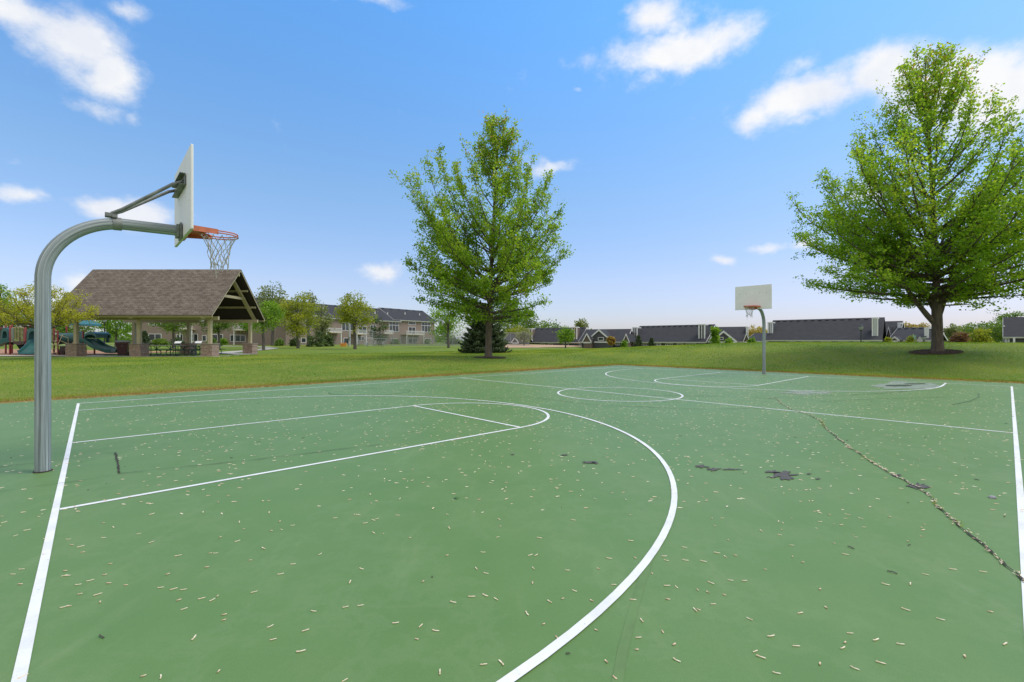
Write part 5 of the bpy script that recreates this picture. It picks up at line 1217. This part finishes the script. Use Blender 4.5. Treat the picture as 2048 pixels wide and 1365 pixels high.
for a, b_ in ((1267, 1273), (1286, 1297), (1312, 1322), (1331, 1345), (1354, 1366), (1372, 1392)): h3.window(a, b_, 686.6, 691.5, 2)
h3.gable(1254, 1264, 674, 686, .6, 'tsiding', .1)
h4 = lowhouse('gabled house directly left of the far hoop pole', (1408, 76), (1493, 73), 684, 655, 9, 'gsiding', -1.1)
h4.gable(1421, 1474, 663, 684, .9, 'gsiding'); h4.gable(1417, 1437, 665, 684.5, 2.0, 'tsiding'); h4.gable(1486, 1500, 667, 684.5, 1.3, 'tsiding'); h4.window(1439, 1447, 674.5, 680, 0, off=-.8); h4.window(1478, 1486, 686, 690, 1)
h4.chimney(1492, 1497, 656.5, 2.5, 'gsiding')
h5a = lowhouse('low dark roof seen directly behind the far hoop pole', (1490, 92), (1545, 88), 683, 667, 9, 'gsiding', -1.2)
h5 = lowhouse('largest dark roofed house between the far hoop and the black lamp post', (1530, 75), (1765, 65), 681.3, 639, 11, 'gsiding', -1.2, rake=False)
h5.chimney(1535.5, 1545.5, 647, 1.8, 'bsiding'); h5.chimney(1744, 1756, 638, .9, 'bsiding'); h5.vents(14, .06, .92)
for a, b_ in ((1573, 1592), (1604, 1625), (1641, 1662), (1676, 1698), (1707, 1720), (1728, 1740)): h5.window(a, b_, 683.0, 688, 2)
h6 = lowhouse('dark roof with a pale chimney behind the yellow green vine', (1753, 74), (1797, 72), 681.5, 643.5, 10, 'gsiding', -1.2); h6.chimney(1795.5, 1800.5, 648, 2.0, 'bsiding')
h6.gable(1770, 1784, 655, 682, .8, 'tsiding', .1)
h7 = lowhouse('low roof house behind the green street sign', (1776, 69), (1862, 65), 681.5, 656.5, 9, 'gsiding', -1.2); h7.chimney(1849, 1857, 658, .7, 'gsiding'); h7.gable(1779, 1799, 674.5, 682, 1.6, 'tsiding', .1); h7.vents(6)
for a, b_ in ((1788, 1794), (1797, 1812)): h7.window(a, b_, 683.2, 688, 1)
h8 = lowhouse('dark sided house with a white porch post at the right edge', (2006, 66), (2280, 57.4), 674.5, 633, 9, 'gsiding', -1.2); h8.window(2010, 2019, 677, 686, 2); h8.chimney(2006.5, 2009, 654, 2.2, 'gsiding')
mb = MB(); x_, z_ = h8.local(2028, 676, -.4); mb.b2((x_ - .1, -.4, -.3), (x_ + .12, -.2, h8.he - .02)); mb.build('porch_post', MT['white'], h8.r)

# ------------------------------------------------------------------ street furniture
def lamp(px, z, ytop, label):
    b_ = P(px, z); h_ = H(ytop, z) - b_.z; r = thing('street_lamp', label, 'street lamp', b_, 0)
    mb = MB(); mb.lathe([(.16, -.1), (.16, .25), (.09, .32), (.07, .6), (.055, h_*.6), (.05, h_ - .75)], n=12); mb.build('post', MT['black'], r, smooth=True)
    mb = MB(); mb.lathe([(.05, h_ - .75), (.13, h_ - .70), (.15, h_ - .66), (.10, h_ - .62)], n=12); mb.build('collar', MT['black'], r)
    mb = MB(); mb.lathe([(.10, h_ - .62), (.22, h_ - .45), (.26, h_ - .22), (.22, h_ - .18)], n=14); mb.build('globe', MT['greylid'], r, smooth=True)
    mb = MB(); mb.lathe([(.29, h_ - .2), (.24, h_ - .1), (.08, h_ - .04), (.01, h_)], n=14); mb.build('cap', MT['black'], r, smooth=True)
lamp(1722, 55, 650, 'black street lamp in front of the largest dark roof'); lamp(1848, 62, 671, 'short black lamp post right of the grey diamond sign'); lamp(209, 60, 636, 'black lamp post among the trees behind the double slide')
def signpost():
    z = 52; b_ = P(1829, z); r = thing('street_sign', 'green street name sign on a post left of the grey diamond sign', 'street sign', b_, .35); t = H(671, z) - b_.z
    mb = MB(); mb.tube([(0, 0, -.2), (0, 0, t)], .03, 8); mb.build('post', MT['steel'], r)
    for k, (w, rz) in enumerate(((.46, .0), (.50, .5))):
        zc = t - .10 - k*.20; mb = MB(); mb.box((0, 0, zc), (w, .02, .19), rz - .3); bl = mb.build('blade', MT['signgreen'], r)
        mb = MB(); rg = random.Random(k); x = -.17
        while x < .15:
            ww = rg.uniform(.02, .045); a = rz - .3; mb.box((x*math.cos(a) + .013*math.sin(a), x*math.sin(a) - .013*math.cos(a), zc), (ww, .004, rg.uniform(.06, .10)), a); x += ww + .018
        mb.build('lettering', MT['white'], bl)
    b_ = P(1840, z); r = thing('diamond_sign', 'grey back of a diamond shaped road sign right of the street name sign', 'road sign', b_, .25); zc = H(680.5, z) - b_.z; s = .44
    mb = MB(); mb.tube([(0, .03, -.2), (0, .03, zc + .3)], .03, 8); mb.build('post', MT['steel'], r)
    mb = MB(); mb.prism([(-s, 0, zc), (0, 0, zc - s), (s, 0, zc), (0, 0, zc + s)], (0, .012, 0)); mb.build('plate', MT['signback'], r)
signpost()

# ------------------------------------------------------------------ ball field
def chainlink(name, label, pts, h_, rails, step, spacing=.085):
    r = thing(name, label, 'fence', P(*pts[0])); o = r.location; W3 = [P(*p) for p in pts]
    wm = MB(); rm = MB(); k_ = 0
    for a, b_ in zip(W3[:-1], W3[1:]):
        ln = (b_ - a).length; n = max(1, round(ln/step)); d_ = (b_ - a)/ln
        for i in range(n + (1 if b_ is W3[-1] else 0)):
            p = a + d_*(ln*i/n) - o; mb = MB(); g_ = gh(p.x + o.x, p.y + o.y) - o.z; mb.tube([(p.x, p.y, g_ - .2), (p.x, p.y, g_ + h_ + .05)], .038, 8); mb.build('fence_post', MT['fence'], r)
        for q_ in rails: rm.tube([a - o + Vector((0, 0, q_)), b_ - o + Vector((0, 0, q_))], .026, 6)
        w = .0042; nx = int((ln + h_)/spacing)
        for s in (-1, 1):
            for i in range(nx):
                x0 = -h_ + i*spacing if s > 0 else i*spacing; x1 = x0 + s*h_; z0, z1 = 0.02, h_
                lo, hi = max(min(x0, x1), 0), min(max(x0, x1), ln)
                if hi <= lo: continue
                zl_ = (lo - x0)/(x1 - x0)*h_; zh_ = (hi - x0)/(x1 - x0)*h_
                pa = a - o + d_*lo + Vector((0, 0, zl_)); pb_ = a - o + d_*hi + Vector((0, 0, zh_)); t = (pb_ - pa).normalized(); nn = Vector((-t.z*d_.x, -t.z*d_.y, t.x*d_.x + t.y*d_.y)).normalized()*w
                wm.add([pa - nn, pa + nn, pb_ + nn, pb_ - nn], [(0, 1, 2, 3)])
    wm.build('mesh', MT['fence'], r); rm.build('rail', MT['fence'], r)
chainlink('chainlink_fence', 'tall chain link ball field fence running behind the spruce', [(745, 80), (905, 82), (1058, 84)], 2.45, (2.45, .05), 3.2)
chainlink('chainlink_fence', 'lower chain link fence in front of the townhouse deck', [(772, 84), (1002, 86)], 1.55, (1.55,), 2.6)
chainlink('backstop', 'chain link backstop panel behind the bleachers', [(728, 78), (746, 79.4)], 2.7, (2.7, 1.4, .05), 1.7)
def bleachers():
    z = 74; b_ = P(740, z); r = thing('bleachers', 'aluminium bleachers in front of the ball field fence', 'bleachers', b_, .03); w = 4.6
    for k in range(3):
        mb = MB(); mb.box((0, k*.55, .42 + .22*k), (w, .26, .05)); mb.build('seat', MT['alu'], r)
        if k: mb = MB(); mb.box((0, k*.55 - .25, .18 + .22*(k - 1)), (w, .2, .04)); mb.build('foot_board', MT['alu'], r)
    for s in (-1, -.33, .33, 1):
        mb = MB(); x = s*(w/2 - .3)
        mb.beam((x, -.1, .03), (x, 1.3, .03), .05, .05)
        for k in range(3): mb.beam((x, k*.55, 0), (x, k*.55, .42 + .22*k), .05, .05)
        mb.beam((x, -.05, .38), (x, 1.15, .84), .05, .05); mb.build('frame', MT['alu'], r)
    mb = MB(); mb.tube([(-w/2, 1.25, 1.25), (w/2, 1.25, 1.25)], .025, 8)
    for s in (-1, 0, 1): mb.tube([(s*(w/2 - .05), 1.2, .8), (s*(w/2 - .05), 1.25, 1.25)], .02, 6)
    mb.build('guard_rail', MT['alu'], r)
bleachers()
b_ = P(687, 72); r = thing('storage_box', 'bright orange plastic box on the grass left of the grey pole', 'box', b_, .2)
mb = MB(); mb.b2((-.42, -.25, 0), (.42, .25, .42)); mb.build('body', MT['orangebox'], r, bevel=.03)
mb = MB(); mb.b2((-.45, -.28, .42), (.45, .28, .52)); mb.build('lid', MT['orangebox'], r, bevel=.02)
mb = MB(); mb.b2((.30, -.05, .52), (.38, .05, .66)); mb.build('handle', MT['orangebox'], r)
b_ = P(699, 73); r = thing('light_pole', 'thick pale grey utility pole left of the bleachers', 'pole', b_)
mb = MB(); mb.tube([(0, 0, -.2), (0, 0, 2.5), (0, 0, H(636, 73) - b_.z)], [.17, .16, .14], 14); mb.build('shaft', MT['alu'], r, smooth=True)
mb = MB(); mb.b2((-.12, -.30, 1.0), (.12, -.15, 1.5)); mb.build('junction_box', MT['steel'], r)
